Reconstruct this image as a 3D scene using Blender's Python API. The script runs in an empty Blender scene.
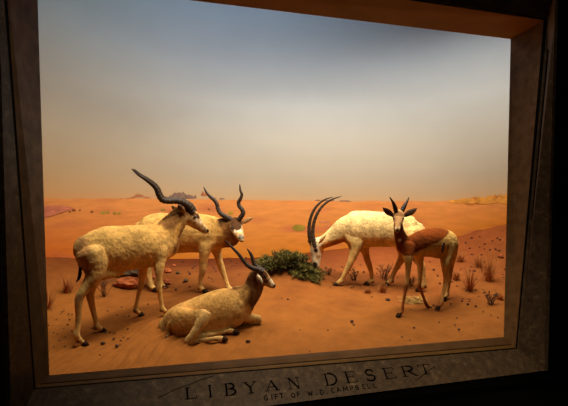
import bpy, bmesh, math, random
import numpy as np
from mathutils import Vector, Matrix, kdtree, noise
random.seed(7)
scene = bpy.context.scene
col = scene.collection

# measured layout of the case, its animals and plants (metres)
DATA = {'animals': {'A': {'O': (-0.15, 1.619, 0), 'n': (-0.397, 0.918, 0), 'hd': (0.918, 0.397, 0), 'body': [('torso', 'coat', (-0.397, 0.918, 0), [(-0.469, 1.481, 0.976, 0.1311, 0.72),
(-0.417, 1.503, 0.967, 0.1802, 0.72),
(-0.33, 1.541, 0.949, 0.2214, 0.72),
(-0.221, 1.588, 0.946, 0.2323, 0.66),
(-0.099, 1.641, 0.945, 0.2313, 0.62),
(0.026, 1.695, 0.947, 0.2277, 0.66),
(0.146, 1.747, 0.946, 0.2262, 0.74),
(0.25, 1.792, 0.959, 0.2082, 0.7),
(0.334, 1.828, 0.97, 0.1706, 0.6)]),
('neck', 'neck', (-0.397, 0.918, 0), [(0.229, 1.783, 0.989, 0.1997, 0.6),
(0.313, 1.819, 1.047, 0.1646, 0.6),
(0.388, 1.851, 1.133, 0.1286, 0.6),
(0.464, 1.884, 1.215, 0.1027, 0.6),
(0.531, 1.913, 1.261, 0.0872, 0.7)]),
('head', 'face', (-0.397, 0.918, 0), [(0.514, 1.906, 1.267, 0.0761, 0.8),
(0.564, 1.928, 1.238, 0.0898, 0.75),
(0.622, 1.953, 1.191, 0.0839, 0.72),
(0.68, 1.978, 1.138, 0.0645, 0.7),
(0.733, 2.001, 1.089, 0.0493, 0.7),
(0.775, 2.019, 1.059, 0.0349, 0.8)]),
('mane', 'mane', (-0.397, 0.918, 0), [(0.25, 1.792, 1.162, 0.0316, 0.5),
(0.323, 1.823, 1.217, 0.0372, 0.5),
(0.398, 1.856, 1.278, 0.0375, 0.5),
(0.464, 1.884, 1.334, 0.0324, 0.5)]),
('ear', 'earin', (0.286, 0.958, 0), [(0.502, 1.835, 1.289, 0.0172, 1),
(0.472, 1.801, 1.329, 0.0309, 1),
(0.443, 1.766, 1.369, 0.0169, 1)]),
('ear', 'coat', (0.286, 0.958, 0), [(0.453, 1.945, 1.276, 0.0175, 1),
(0.423, 1.976, 1.307, 0.0252, 1),
(0.39, 1.994, 1.344, 0.0121, 1)]),
('leg', 'leg', (-0.397, 0.918, 0), [(-0.404, 1.443, 0.935, 0.1473, 1),
(-0.368, 1.426, 0.821, 0.1236, 1),
(-0.379, 1.389, 0.714, 0.0812, 1),
(-0.439, 1.363, 0.627, 0.0525, 1),
(-0.494, 1.339, 0.546, 0.0418, 1),
(-0.505, 1.334, 0.477, 0.0362, 1),
(-0.507, 1.333, 0.374, 0.0279, 1),
(-0.513, 1.331, 0.271, 0.026, 1),
(-0.524, 1.326, 0.188, 0.0316, 1),
(-0.497, 1.338, 0.135, 0.0262, 1),
(-0.46, 1.354, 0.098, 0.0207, 1)]),
('leg', 'leg', (-0.397, 0.918, 0), [(-0.334, 1.604, 0.818, 0.1381, 1),
(-0.366, 1.656, 0.69, 0.0797, 1),
(-0.408, 1.638, 0.585, 0.0516, 1),
(-0.428, 1.629, 0.498, 0.0416, 1),
(-0.418, 1.633, 0.416, 0.0337, 1),
(-0.396, 1.643, 0.301, 0.0269, 1),
(-0.374, 1.652, 0.206, 0.026, 1),
(-0.365, 1.656, 0.158, 0.0341, 1),
(-0.315, 1.678, 0.112, 0.0222, 1)]),
('leg', 'leg', (-0.397, 0.918, 0), [(0.226, 1.716, 0.956, 0.1558, 0.6),
(0.239, 1.678, 0.816, 0.0744, 1),
(0.236, 1.644, 0.708, 0.0483, 1),
(0.233, 1.643, 0.594, 0.034, 1),
(0.236, 1.644, 0.52, 0.0319, 1),
(0.248, 1.649, 0.425, 0.0227, 1),
(0.263, 1.656, 0.338, 0.0218, 1),
(0.272, 1.66, 0.295, 0.028, 1),
(0.315, 1.678, 0.252, 0.0219, 1)]),
('leg', 'leg', (-0.397, 0.918, 0), [(0.118, 1.822, 0.892, 0.1159, 1),
(0.088, 1.863, 0.726, 0.0573, 1),
(0.073, 1.857, 0.61, 0.0414, 1),
(0.057, 1.85, 0.516, 0.0328, 1),
(0.036, 1.841, 0.433, 0.0243, 1),
(0.016, 1.832, 0.33, 0.0222, 1),
(0.008, 1.829, 0.256, 0.0274, 1),
(0.061, 1.852, 0.198, 0.0223, 1)]),
('groin', 'coat', (-0.397, 0.918, 0), [(-0.309, 1.474, 0.723, 0.0579, 1),
(-0.22, 1.545, 0.715, 0.0491, 1),
(-0.129, 1.628, 0.715, 0.0402, 1)]),
('tail', 'coat', (-0.397, 0.918, 0), [(-0.482, 1.432, 1.053, 0.0189, 1),
(-0.513, 1.418, 0.999, 0.0178, 1),
(-0.521, 1.414, 0.924, 0.0141, 1),
(-0.51, 1.419, 0.847, 0.0122, 1),
(-0.498, 1.425, 0.779, 0.0113, 1)])], 'horns': [('horn', 'horn', (-0.397, 0.918, 0), [(0.592, 1.885, 1.285, 0.0359, 1),
(0.564, 1.873, 1.34, 0.0368, 1),
(0.503, 1.847, 1.385, 0.0344, 1),
(0.426, 1.814, 1.411, 0.033, 1),
(0.341, 1.777, 1.411, 0.0305, 1),
(0.273, 1.747, 1.423, 0.0281, 1),
(0.234, 1.73, 1.476, 0.0259, 1),
(0.211, 1.72, 1.538, 0.0237, 1),
(0.166, 1.701, 1.589, 0.0205, 1),
(0.101, 1.673, 1.64, 0.0173, 1),
(0.033, 1.643, 1.685, 0.0121, 1),
(-0.03, 1.616, 1.741, 0.005, 1)]),
('horn', 'horn', (-0.397, 0.918, 0), [(0.63, 2.033, 1.284, 0.0358, 1),
(0.595, 2.017, 1.342, 0.0356, 1),
(0.532, 1.99, 1.386, 0.0331, 1),
(0.448, 1.954, 1.412, 0.0327, 1),
(0.36, 1.916, 1.416, 0.0291, 1),
(0.296, 1.888, 1.428, 0.0278, 1),
(0.258, 1.872, 1.48, 0.0255, 1),
(0.232, 1.86, 1.544, 0.0233, 1),
(0.185, 1.84, 1.597, 0.0211, 1),
(0.119, 1.811, 1.646, 0.0167, 1),
(0.048, 1.781, 1.692, 0.0114, 1),
(-0.009, 1.756, 1.742, 0.0051, 1)])], 'tuft': [('tail_tuft', 'dark', (-0.397, 0.918, 0), [(-0.496, 1.404, 0.802, 0.0122, 1),
(-0.497, 1.403, 0.754, 0.0179, 1),
(-0.507, 1.399, 0.708, 0.015, 1),
(-0.528, 1.39, 0.678, 0.0056, 1)])], 'eyes': [('eye', 'eye', (-0.397, 0.918, 0), [(0.621, 1.871, 1.229, 0.0169, 1)])], 'paint': [('sph', (0.608, 1.881, 1.285), 0.046, 'brown', 0.4),
('sph', (0.659, 1.904, 1.239), 0.033, 'brown', 0.5),
('sph', (0.642, 1.896, 1.19), 0.024, 'white', 0.5),
('sph', (0.625, 1.889, 1.169), 0.017, 'brownl', 0.6),
('sph', (0.691, 1.939, 1.174), 0.022, 'white', 0.6),
('sph', (0.724, 1.975, 1.132), 0.018, 'brownl', 0.7),
('sph', (0.792, 2.027, 1.063), 0.023, 'nose', 0.5),
('sph', (0.664, 1.895, 1.096), 0.018, 'brownl', 0.9),
('poly', [(0.229, 1.783, 1.19),
(0.519, 1.908, 1.382),
(0.576, 1.933, 1.281),
(0.453, 1.88, 1.21),
(0.355, 1.837, 1.108),
(0.281, 1.805, 1.113)], 'mane', 0.05),
('poly', [(0.567, 1.842, 1.126),
(0.49, 1.808, 0.991),
(0.414, 1.776, 0.847),
(0.371, 1.757, 0.873),
(0.435, 1.785, 1.038),
(0.5, 1.813, 1.162)], 'mane', 0.05),
('sph', (-0.511, 1.332, 0.535), 0.037, 'legd', 0.8),
('sph', (-0.453, 1.618, 0.502), 0.03, 'legd', 0.8),
('poly', [(-0.514, 1.407, 1.085),
(-0.472, 1.425, 1.101),
(-0.43, 1.443, 1.06),
(-0.465, 1.428, 0.91),
(-0.432, 1.442, 0.725),
(-0.483, 1.42, 0.76),
(-0.532, 1.399, 0.917)], 'legd', 0.05)]}, 'B': {'O': (0.638, 2.499, 0), 'n': (0.479, 0.878, 0), 'hd': (0.878, -0.479, 0), 'body': [('torso', 'coat', (0.479, 0.878, 0), [(0.092, 2.796, 0.96, 0.1609, 0.78),
(0.162, 2.758, 0.969, 0.216, 0.78),
(0.291, 2.688, 0.977, 0.2425, 0.66),
(0.464, 2.593, 0.977, 0.2452, 0.62),
(0.635, 2.5, 0.986, 0.2393, 0.7),
(0.782, 2.42, 0.986, 0.2319, 0.78),
(0.905, 2.353, 0.98, 0.2068, 0.78),
(0.993, 2.305, 0.969, 0.1613, 0.65)]),
('neck', 'neck', (0.479, 0.878, 0), [(0.904, 2.353, 0.995, 0.2038, 0.6),
(1.0, 2.278, 1.001, 0.1725, 0.6),
(1.071, 2.206, 1.032, 0.1356, 0.6),
(1.113, 2.148, 1.079, 0.1053, 0.65)]),
('neck', 'mane', (0.479, 0.878, 0), [(1.034, 2.26, 0.919, 0.0951, 0.6),
(1.093, 2.193, 0.95, 0.0944, 0.6),
(1.125, 2.142, 1.015, 0.0819, 0.65)]),
('head', 'face', (0.958, -0.286, 0), [(1.109, 2.162, 1.16, 0.0527, 1.3),
(1.116, 2.124, 1.122, 0.0606, 1.3),
(1.122, 2.064, 1.076, 0.0577, 1.25),
(1.137, 1.999, 1.025, 0.0503, 1.1),
(1.149, 1.941, 0.983, 0.0408, 1.05),
(1.156, 1.92, 0.955, 0.0294, 1.05)]),
('ear', 'earin', (0.286, 0.958, 0), [(1.054, 2.181, 1.112, 0.0176, 0.45),
(1.011, 2.204, 1.136, 0.0352, 0.4),
(0.972, 2.225, 1.158, 0.0318, 0.4),
(0.945, 2.24, 1.17, 0.0141, 0.4)]),
('ear', 'brownl', (0.286, 0.958, 0), [(1.183, 2.087, 1.137, 0.0151, 0.45),
(1.225, 2.087, 1.156, 0.0268, 0.4),
(1.269, 2.075, 1.181, 0.0256, 0.4),
(1.311, 2.063, 1.201, 0.0093, 0.4)]),
('leg', 'leg', (0.479, 0.878, 0), [(0.829, 2.326, 0.94, 0.1547, 0.6),
(0.79, 2.291, 0.79, 0.0733, 1),
(0.776, 2.298, 0.67, 0.0509, 1),
(0.769, 2.302, 0.562, 0.0427, 1),
(0.75, 2.312, 0.477, 0.0309, 1),
(0.742, 2.317, 0.393, 0.0262, 1),
(0.745, 2.315, 0.351, 0.0309, 1),
(0.792, 2.289, 0.317, 0.0238, 1)]),
('leg', 'leg', (0.479, 0.878, 0), [(0.913, 2.406, 0.903, 0.1331, 0.6),
(0.956, 2.439, 0.751, 0.0586, 1),
(0.985, 2.424, 0.642, 0.0439, 1),
(1.018, 2.405, 0.539, 0.039, 1),
(1.048, 2.389, 0.448, 0.0293, 1),
(1.077, 2.373, 0.364, 0.0256, 1),
(1.093, 2.364, 0.316, 0.0341, 1),
(1.138, 2.34, 0.287, 0.0243, 1)]),
('leg', 'leg', (0.479, 0.878, 0), [(0.173, 2.695, 0.945, 0.1712, 0.7),
(0.136, 2.658, 0.755, 0.1155, 1),
(0.13, 2.662, 0.62, 0.0682, 1),
(0.142, 2.655, 0.546, 0.0536, 1),
(0.159, 2.646, 0.461, 0.039, 1),
(0.177, 2.636, 0.377, 0.0341, 1),
(0.188, 2.63, 0.328, 0.0365, 1),
(0.234, 2.605, 0.294, 0.0243, 1)]),
('leg', 'leg', (0.479, 0.878, 0), [(0.27, 2.756, 0.936, 0.1612, 0.7),
(0.273, 2.834, 0.724, 0.1069, 1),
(0.261, 2.841, 0.584, 0.0655, 1),
(0.273, 2.834, 0.508, 0.0529, 1),
(0.29, 2.825, 0.42, 0.0378, 1),
(0.301, 2.819, 0.345, 0.0328, 1),
(0.315, 2.811, 0.301, 0.0353, 1),
(0.357, 2.788, 0.272, 0.0252, 1)])], 'horns': [('horn', 'horn', (0.479, 0.878, 0), [(1.093, 2.137, 1.151, 0.0315, 1),
(1.055, 2.157, 1.185, 0.0327, 1),
(1.006, 2.184, 1.212, 0.0304, 1),
(0.958, 2.21, 1.246, 0.0269, 1),
(0.93, 2.225, 1.298, 0.0246, 1),
(0.921, 2.23, 1.35, 0.0234, 1),
(0.892, 2.246, 1.396, 0.0223, 1),
(0.848, 2.27, 1.436, 0.0188, 1),
(0.81, 2.291, 1.479, 0.0141, 1),
(0.777, 2.309, 1.546, 0.0059, 1)]),
('horn', 'horn', (0.479, 0.878, 0), [(1.146, 2.108, 1.153, 0.0303, 1),
(1.173, 2.093, 1.2, 0.029, 1),
(1.201, 2.078, 1.248, 0.0267, 1),
(1.191, 2.083, 1.294, 0.0255, 1),
(1.161, 2.1, 1.334, 0.0232, 1),
(1.153, 2.104, 1.38, 0.0221, 1),
(1.176, 2.091, 1.427, 0.0197, 1),
(1.186, 2.086, 1.474, 0.0162, 1),
(1.17, 2.095, 1.52, 0.0127, 1),
(1.164, 2.098, 1.586, 0.0058, 1)])], 'tuft': [], 'eyes': [('eye', 'eye', (0.479, 0.878, 0), [(1.071, 2.069, 1.091, 0.0144, 1)]),
('eye', 'eye', (0.479, 0.878, 0), [(1.155, 2.023, 1.102, 0.0132, 1)])], 'paint': [('sph', (1.115, 2.102, 1.154), 0.087, 'brown', 0.3),
('sph', (1.108, 2.014, 1.103), 0.06, 'brown', 0.35),
('sph', (1.093, 2.023, 1.046), 0.023, 'white', 0.4),
('sph', (1.122, 1.984, 1.054), 0.016, 'white', 0.4),
('sph', (1.153, 1.967, 1.063), 0.018, 'white', 0.5),
('sph', (1.153, 1.933, 0.998), 0.036, 'grey', 0.6),
('sph', (1.123, 1.915, 0.984), 0.01, 'nose', 0.4),
('sph', (1.168, 1.891, 0.995), 0.01, 'nose', 0.4),
('sph', (1.148, 1.879, 0.949), 0.011, 'nose', 0.5),
('poly', [(0.967, 2.228, 1.114),
(1.086, 2.163, 1.143),
(1.152, 2.127, 0.934),
(1.11, 2.15, 0.825),
(0.98, 2.221, 0.819),
(1.023, 2.198, 0.951)], 'mane', 0.05)]}, 'C': {'O': (0.698, 1.317, 0), 'n': (0.184, 0.983, 0), 'hd': (0.983, -0.184, 0), 'body': [('torso', 'coatc', (0.184, 0.983, 0), [(0.313, 1.39, 0.168, 0.1237, 0.7),
(0.365, 1.38, 0.192, 0.1635, 0.75),
(0.442, 1.365, 0.221, 0.1885, 0.85),
(0.557, 1.344, 0.251, 0.2063, 0.85),
(0.673, 1.322, 0.287, 0.2191, 0.85),
(0.789, 1.3, 0.329, 0.2171, 0.85),
(0.896, 1.28, 0.362, 0.2075, 0.85),
(0.984, 1.264, 0.389, 0.1753, 0.85),
(1.053, 1.251, 0.403, 0.1203, 0.65)]),
('neck', 'coatc', (0.184, 0.983, 0), [(1.003, 1.26, 0.435, 0.1402, 0.65),
(1.072, 1.247, 0.484, 0.1253, 0.62),
(1.13, 1.237, 0.555, 0.1023, 0.6),
(1.164, 1.23, 0.631, 0.0822, 0.6),
(1.188, 1.226, 0.696, 0.0682, 0.65)]),
('head', 'face2', (0.184, 0.983, 0), [(1.177, 1.228, 0.732, 0.0521, 0.8),
(1.197, 1.224, 0.701, 0.0682, 0.75),
(1.232, 1.217, 0.665, 0.0662, 0.72),
(1.272, 1.21, 0.632, 0.0502, 0.7),
(1.307, 1.203, 0.604, 0.0382, 0.7),
(1.335, 1.198, 0.583, 0.0282, 0.8)]),
('ear', 'white', (0.286, 0.958, 0), [(1.152, 1.141, 0.719, 0.0148, 0.5),
(1.159, 1.109, 0.686, 0.0284, 0.5),
(1.173, 1.096, 0.643, 0.0244, 0.5),
(1.177, 1.096, 0.604, 0.0098, 0.5)]),
('thigh', 'coatc', (0.184, 0.983, 0), [(0.395, 1.272, 0.261, 0.1457, 0.7),
(0.483, 1.195, 0.277, 0.1442, 0.6),
(0.569, 1.118, 0.322, 0.1046, 0.6),
(0.635, 1.075, 0.368, 0.0709, 0.6)]),
('leg', 'legc', (0.184, 0.983, 0), [(0.634, 1.075, 0.383, 0.0586, 1),
(0.608, 1.049, 0.329, 0.0583, 1),
(0.56, 1.038, 0.26, 0.0487, 1),
(0.508, 1.027, 0.192, 0.0391, 1),
(0.458, 1.027, 0.146, 0.0325, 1)]),
('leg', 'legc', (0.184, 0.983, 0), [(0.453, 1.027, 0.144, 0.0325, 1),
(0.523, 1.035, 0.14, 0.0299, 1),
(0.605, 1.019, 0.148, 0.0253, 1),
(0.687, 1.004, 0.158, 0.0225, 1),
(0.751, 0.992, 0.161, 0.0263, 1),
(0.797, 0.984, 0.158, 0.0207, 1)]),
('leg', 'legc', (0.184, 0.983, 0), [(0.573, 1.137, 0.147, 0.0297, 1),
(0.659, 1.142, 0.15, 0.0279, 1),
(0.757, 1.154, 0.161, 0.0243, 1),
(0.842, 1.138, 0.179, 0.0233, 1),
(0.88, 1.131, 0.184, 0.0282, 1),
(0.933, 1.121, 0.176, 0.0214, 1)]),
('leg', 'legc', (0.184, 0.983, 0), [(0.934, 1.212, 0.39, 0.1187, 0.7),
(0.987, 1.223, 0.324, 0.0845, 0.8),
(1.054, 1.251, 0.276, 0.0582, 1),
(1.132, 1.277, 0.248, 0.0466, 1),
(1.214, 1.292, 0.228, 0.0399, 1)]),
('leg', 'legc', (0.184, 0.983, 0), [(1.219, 1.291, 0.223, 0.0378, 1),
(1.155, 1.283, 0.211, 0.0315, 1),
(1.075, 1.298, 0.202, 0.0264, 1),
(1.025, 1.307, 0.196, 0.0233, 1)]),
('leg', 'legc', (0.184, 0.983, 0), [(0.863, 1.205, 0.327, 0.0984, 1),
(0.925, 1.214, 0.27, 0.0643, 1),
(1.005, 1.26, 0.226, 0.0402, 1)]),
('mane', 'mane', (0.184, 0.983, 0), [(0.944, 1.271, 0.562, 0.028, 0.7),
(1.002, 1.26, 0.551, 0.04, 0.7),
(1.061, 1.249, 0.545, 0.0451, 0.7),
(1.09, 1.244, 0.616, 0.038, 0.7),
(1.124, 1.238, 0.692, 0.04, 0.7),
(1.158, 1.231, 0.742, 0.036, 0.7)]),
('tail', 'coatc', (0.184, 0.983, 0), [(0.325, 1.214, 0.293, 0.0153, 1),
(0.302, 1.219, 0.254, 0.0162, 1),
(0.291, 1.221, 0.196, 0.0143, 1),
(0.293, 1.22, 0.128, 0.0124, 1)])], 'horns': [('horn', 'horn', (0.184, 0.983, 0), [(1.207, 1.161, 0.738, 0.0277, 1),
(1.163, 1.169, 0.763, 0.0267, 1),
(1.109, 1.179, 0.779, 0.0237, 1),
(1.061, 1.189, 0.809, 0.0207, 1),
(1.022, 1.196, 0.854, 0.0187, 1),
(0.987, 1.202, 0.903, 0.0167, 1),
(0.948, 1.21, 0.948, 0.0147, 1),
(0.9, 1.219, 0.998, 0.0108, 1),
(0.842, 1.229, 1.057, 0.0039, 1)]),
('horn', 'horn', (0.184, 0.983, 0), [(1.254, 1.285, 0.723, 0.0275, 1),
(1.214, 1.292, 0.749, 0.0264, 1),
(1.173, 1.3, 0.776, 0.0223, 1),
(1.146, 1.305, 0.821, 0.0203, 1),
(1.136, 1.307, 0.867, 0.0182, 1),
(1.117, 1.31, 0.907, 0.0142, 1),
(1.085, 1.316, 0.953, 0.0051, 1)])], 'tuft': [('tail_tuft', 'coatd', (0.184, 0.983, 0), [(0.286, 1.181, 0.161, 0.0161, 1),
(0.291, 1.18, 0.117, 0.0209, 1),
(0.297, 1.179, 0.073, 0.0095, 1)])], 'eyes': [('eye', 'eye', (0.184, 0.983, 0), [(1.232, 1.141, 0.691, 0.0119, 1)])], 'paint': [('sph', (1.229, 1.187, 0.707), 0.046, 'brown', 0.4),
('sph', (1.24, 1.145, 0.65), 0.026, 'brown', 0.6),
('sph', (1.299, 1.174, 0.646), 0.021, 'white', 0.5),
('sph', (1.314, 1.172, 0.61), 0.022, 'white', 0.5),
('sph', (1.347, 1.196, 0.583), 0.018, 'nose', 0.5),
('sph', (1.146, 1.203, 0.743), 0.044, 'tan', 0.5),
('poly', [(1.03, 1.204, 0.647),
(1.136, 1.185, 0.777),
(1.206, 1.172, 0.656),
(1.265, 1.16, 0.555),
(1.208, 1.171, 0.414),
(1.111, 1.189, 0.355),
(1.061, 1.199, 0.456),
(1.09, 1.193, 0.557)], 'darkneck', 0.05)]}, 'D': {'O': (2.964, 2.098, 0), 'n': (0.384, 0.923, 0), 'hd': (-0.923, 0.384, 0), 'body': [('torso', 'coatw', (0.384, 0.923, 0), [(3.396, 1.918, 0.996, 0.1383, 0.7),
(3.327, 1.947, 1.003, 0.1983, 0.78),
(3.213, 1.994, 1.023, 0.2094, 0.7),
(3.075, 2.052, 1.029, 0.2194, 0.64),
(2.925, 2.114, 1.031, 0.2263, 0.66),
(2.775, 2.177, 1.029, 0.2352, 0.72),
(2.647, 2.23, 1.023, 0.2262, 0.7),
(2.565, 2.264, 1.023, 0.1659, 0.6)]),
('neck', 'coatw', (0.384, 0.923, 0), [(2.67, 2.22, 1.039, 0.2038, 0.6),
(2.554, 2.269, 1.004, 0.1596, 0.6),
(2.455, 2.31, 0.937, 0.119, 0.6),
(2.362, 2.348, 0.876, 0.0923, 0.65),
(2.286, 2.38, 0.831, 0.0771, 0.7)]),
('head', 'white', (0.384, 0.923, 0), [(2.286, 2.38, 0.867, 0.0514, 0.8),
(2.251, 2.395, 0.828, 0.081, 0.75),
(2.24, 2.399, 0.75, 0.0862, 0.72),
(2.236, 2.401, 0.665, 0.067, 0.72),
(2.237, 2.401, 0.594, 0.0528, 0.75),
(2.238, 2.4, 0.542, 0.0425, 0.8)]),
('ear', 'coatw', (0.286, 0.958, 0), [(2.24, 2.313, 0.845, 0.0165, 0.5),
(2.256, 2.285, 0.887, 0.0253, 0.5),
(2.28, 2.263, 0.925, 0.0227, 0.5),
(2.299, 2.245, 0.957, 0.0088, 0.5)]),
('ear', 'earin', (0.286, 0.958, 0), [(2.209, 2.488, 0.829, 0.0156, 0.5),
(2.183, 2.531, 0.833, 0.0222, 0.5),
(2.165, 2.56, 0.847, 0.0079, 0.5)]),
('leg', 'leg', (0.384, 0.923, 0), [(2.674, 2.164, 0.943, 0.1643, 0.6),
(2.645, 2.122, 0.785, 0.0754, 1),
(2.605, 2.118, 0.661, 0.0489, 1),
(2.572, 2.131, 0.571, 0.0402, 1),
(2.534, 2.147, 0.487, 0.0302, 1),
(2.494, 2.163, 0.403, 0.0265, 1),
(2.48, 2.169, 0.377, 0.0328, 1),
(2.426, 2.192, 0.333, 0.024, 1)]),
('leg', 'leg', (0.384, 0.923, 0), [(2.775, 2.231, 0.907, 0.1411, 0.6),
(2.852, 2.264, 0.745, 0.0596, 1),
(2.881, 2.251, 0.629, 0.0428, 1),
(2.913, 2.238, 0.538, 0.0363, 1),
(2.935, 2.229, 0.447, 0.0285, 1),
(2.946, 2.225, 0.369, 0.026, 1),
(2.94, 2.227, 0.345, 0.0324, 1),
(2.885, 2.25, 0.308, 0.0247, 1)]),
('leg', 'leg', (0.384, 0.923, 0), [(3.273, 2.024, 0.999, 0.1779, 0.7),
(3.301, 2.088, 0.81, 0.0978, 1),
(3.302, 2.087, 0.693, 0.0592, 1),
(3.271, 2.1, 0.601, 0.0451, 1),
(3.227, 2.119, 0.509, 0.0336, 1),
(3.187, 2.135, 0.409, 0.0285, 1),
(3.172, 2.142, 0.356, 0.0337, 1),
(3.126, 2.161, 0.311, 0.0246, 1)]),
('leg', 'leg', (0.384, 0.923, 0), [(3.285, 1.899, 1.013, 0.1746, 0.7),
(3.281, 1.836, 0.833, 0.1052, 1),
(3.34, 1.811, 0.698, 0.0619, 1),
(3.393, 1.789, 0.606, 0.047, 1),
(3.412, 1.781, 0.514, 0.0334, 1),
(3.424, 1.777, 0.414, 0.0297, 1),
(3.423, 1.777, 0.358, 0.0359, 1),
(3.378, 1.796, 0.312, 0.0248, 1)]),
('tail', 'coatw', (0.384, 0.923, 0), [(3.415, 1.91, 1.11, 0.0251, 1),
(3.44, 1.9, 1.022, 0.0188, 1),
(3.445, 1.898, 0.934, 0.0163, 1)])], 'horns': [('horn', 'horn', (0.384, 0.923, 0), [(2.212, 2.454, 0.775, 0.0285, 1),
(2.178, 2.468, 0.852, 0.0285, 1),
(2.159, 2.476, 0.956, 0.0246, 1),
(2.161, 2.476, 1.073, 0.022, 1),
(2.183, 2.467, 1.183, 0.0194, 1),
(2.225, 2.449, 1.281, 0.0168, 1),
(2.287, 2.423, 1.356, 0.0142, 1),
(2.356, 2.394, 1.402, 0.0103, 1),
(2.432, 2.363, 1.428, 0.0045, 1)]),
('horn', 'horn', (0.384, 0.923, 0), [(2.204, 2.36, 0.795, 0.0281, 1),
(2.183, 2.369, 0.871, 0.0281, 1),
(2.171, 2.374, 0.98, 0.0242, 1),
(2.182, 2.369, 1.096, 0.0217, 1),
(2.215, 2.355, 1.205, 0.0191, 1),
(2.27, 2.333, 1.302, 0.0165, 1),
(2.341, 2.303, 1.373, 0.0139, 1),
(2.416, 2.272, 1.415, 0.0101, 1),
(2.497, 2.238, 1.442, 0.0044, 1)])], 'tuft': [('tail_tuft', 'dark', (0.384, 0.923, 0), [(3.423, 1.885, 1.087, 0.015, 1),
(3.433, 1.881, 1.012, 0.0213, 1),
(3.433, 1.881, 0.911, 0.0201, 1),
(3.429, 1.883, 0.835, 0.0075, 1)])], 'eyes': [('eye', 'eye', (0.384, 0.923, 0), [(2.199, 2.314, 0.752, 0.0165, 1)])], 'paint': [('sph', (2.194, 2.31, 0.754), 0.029, 'browno', 0.5),
('sph', (2.209, 2.38, 0.556), 0.038, 'nose', 0.4),
('sph', (2.17, 2.429, 0.689), 0.028, 'brownl', 0.8),
('sph', (2.231, 2.316, 0.666), 0.028, 'brownl', 0.9),
('sph', (2.174, 2.427, 0.819), 0.039, 'brownl', 0.6),
('poly', [(2.615, 2.178, 0.778),
(2.511, 2.221, 0.774),
(2.407, 2.265, 0.733),
(2.326, 2.299, 0.679),
(2.267, 2.323, 0.702),
(2.248, 2.331, 0.792),
(2.323, 2.3, 0.858),
(2.439, 2.252, 0.9),
(2.543, 2.208, 0.909),
(2.613, 2.179, 0.879)], 'rufous', 0.03),
('poly', [(2.616, 2.21, 0.786),
(2.535, 2.244, 0.777),
(2.43, 2.288, 0.735),
(2.337, 2.327, 0.687),
(2.313, 2.337, 0.725),
(2.429, 2.288, 0.773),
(2.522, 2.249, 0.821),
(2.603, 2.216, 0.836)], 'brown', 0.02)]}, 'E': {'O': (3.112, 1.267, 0), 'n': (-0.299, 0.954, 0), 'hd': (-0.954, -0.299, 0), 'body': [('torso', 'coat', (-0.299, 0.954, 0), [(3.548, 1.404, 0.911, 0.1052, 0.75),
(3.487, 1.385, 0.921, 0.1568, 0.8),
(3.342, 1.339, 0.946, 0.1745, 0.8),
(3.193, 1.293, 0.964, 0.1634, 0.8),
(3.034, 1.243, 0.961, 0.1468, 0.75),
(2.896, 1.2, 0.951, 0.1201, 0.7),
(2.776, 1.162, 0.952, 0.0889, 0.65),
(2.71, 1.141, 0.959, 0.0428, 0.6)]),
('neck', 'chest', (-0.299, 0.954, 0), [(2.791, 1.167, 0.959, 0.1026, 0.7),
(2.736, 1.15, 1.033, 0.0815, 0.7),
(2.687, 1.113, 1.113, 0.0648, 0.7),
(2.663, 1.095, 1.19, 0.0549, 0.75),
(2.66, 1.094, 1.254, 0.0485, 0.8)]),
('head', 'face3', (0.958, -0.286, 0), [(2.667, 1.097, 1.333, 0.0317, 1.5),
(2.644, 1.058, 1.304, 0.045, 1.35),
(2.614, 1.006, 1.267, 0.0476, 1.2),
(2.565, 0.928, 1.224, 0.0387, 1.05),
(2.525, 0.863, 1.185, 0.0301, 1.02),
(2.506, 0.831, 1.159, 0.0239, 1.05)]),
('ear', 'earin', (0.286, 0.958, 0), [(2.584, 1.049, 1.288, 0.0125, 0.5),
(2.534, 1.034, 1.317, 0.03, 0.4),
(2.477, 1.016, 1.349, 0.0319, 0.4),
(2.423, 0.999, 1.386, 0.0092, 0.4)]),
('ear', 'earin', (0.286, 0.958, 0), [(2.712, 1.09, 1.283, 0.0127, 0.5),
(2.777, 1.11, 1.304, 0.0309, 0.4),
(2.85, 1.133, 1.331, 0.0332, 0.4),
(2.923, 1.156, 1.361, 0.0097, 0.4)]),
('leg', 'leg', (-0.299, 0.954, 0), [(2.805, 1.129, 0.958, 0.0966, 0.7),
(2.78, 1.074, 0.838, 0.0489, 1),
(2.784, 1.076, 0.731, 0.033, 1),
(2.775, 1.073, 0.603, 0.0234, 1),
(2.761, 1.068, 0.529, 0.0223, 1),
(2.744, 1.063, 0.445, 0.0165, 1),
(2.724, 1.057, 0.351, 0.0159, 1),
(2.712, 1.053, 0.277, 0.0191, 1),
(2.667, 1.039, 0.243, 0.0169, 1)]),
('leg', 'leg', (-0.299, 0.954, 0), [(2.99, 1.271, 0.911, 0.0889, 0.7),
(3.087, 1.349, 0.783, 0.0499, 1),
(3.104, 1.354, 0.667, 0.0341, 1),
(3.1, 1.353, 0.541, 0.0262, 1),
(3.1, 1.353, 0.46, 0.025, 1),
(3.144, 1.366, 0.374, 0.0183, 1),
(3.193, 1.382, 0.286, 0.0173, 1),
(3.235, 1.395, 0.216, 0.0208, 1),
(3.3, 1.415, 0.17, 0.0186, 1)]),
('leg', 'leg', (-0.299, 0.954, 0), [(3.406, 1.318, 0.95, 0.1487, 0.7),
(3.393, 1.282, 0.818, 0.0819, 1),
(3.363, 1.252, 0.721, 0.052, 1),
(3.372, 1.255, 0.617, 0.0351, 1),
(3.382, 1.258, 0.547, 0.0307, 1),
(3.36, 1.251, 0.447, 0.0215, 1),
(3.333, 1.243, 0.347, 0.0181, 1),
(3.315, 1.237, 0.275, 0.0215, 1),
(3.261, 1.22, 0.233, 0.018, 1)]),
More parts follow.
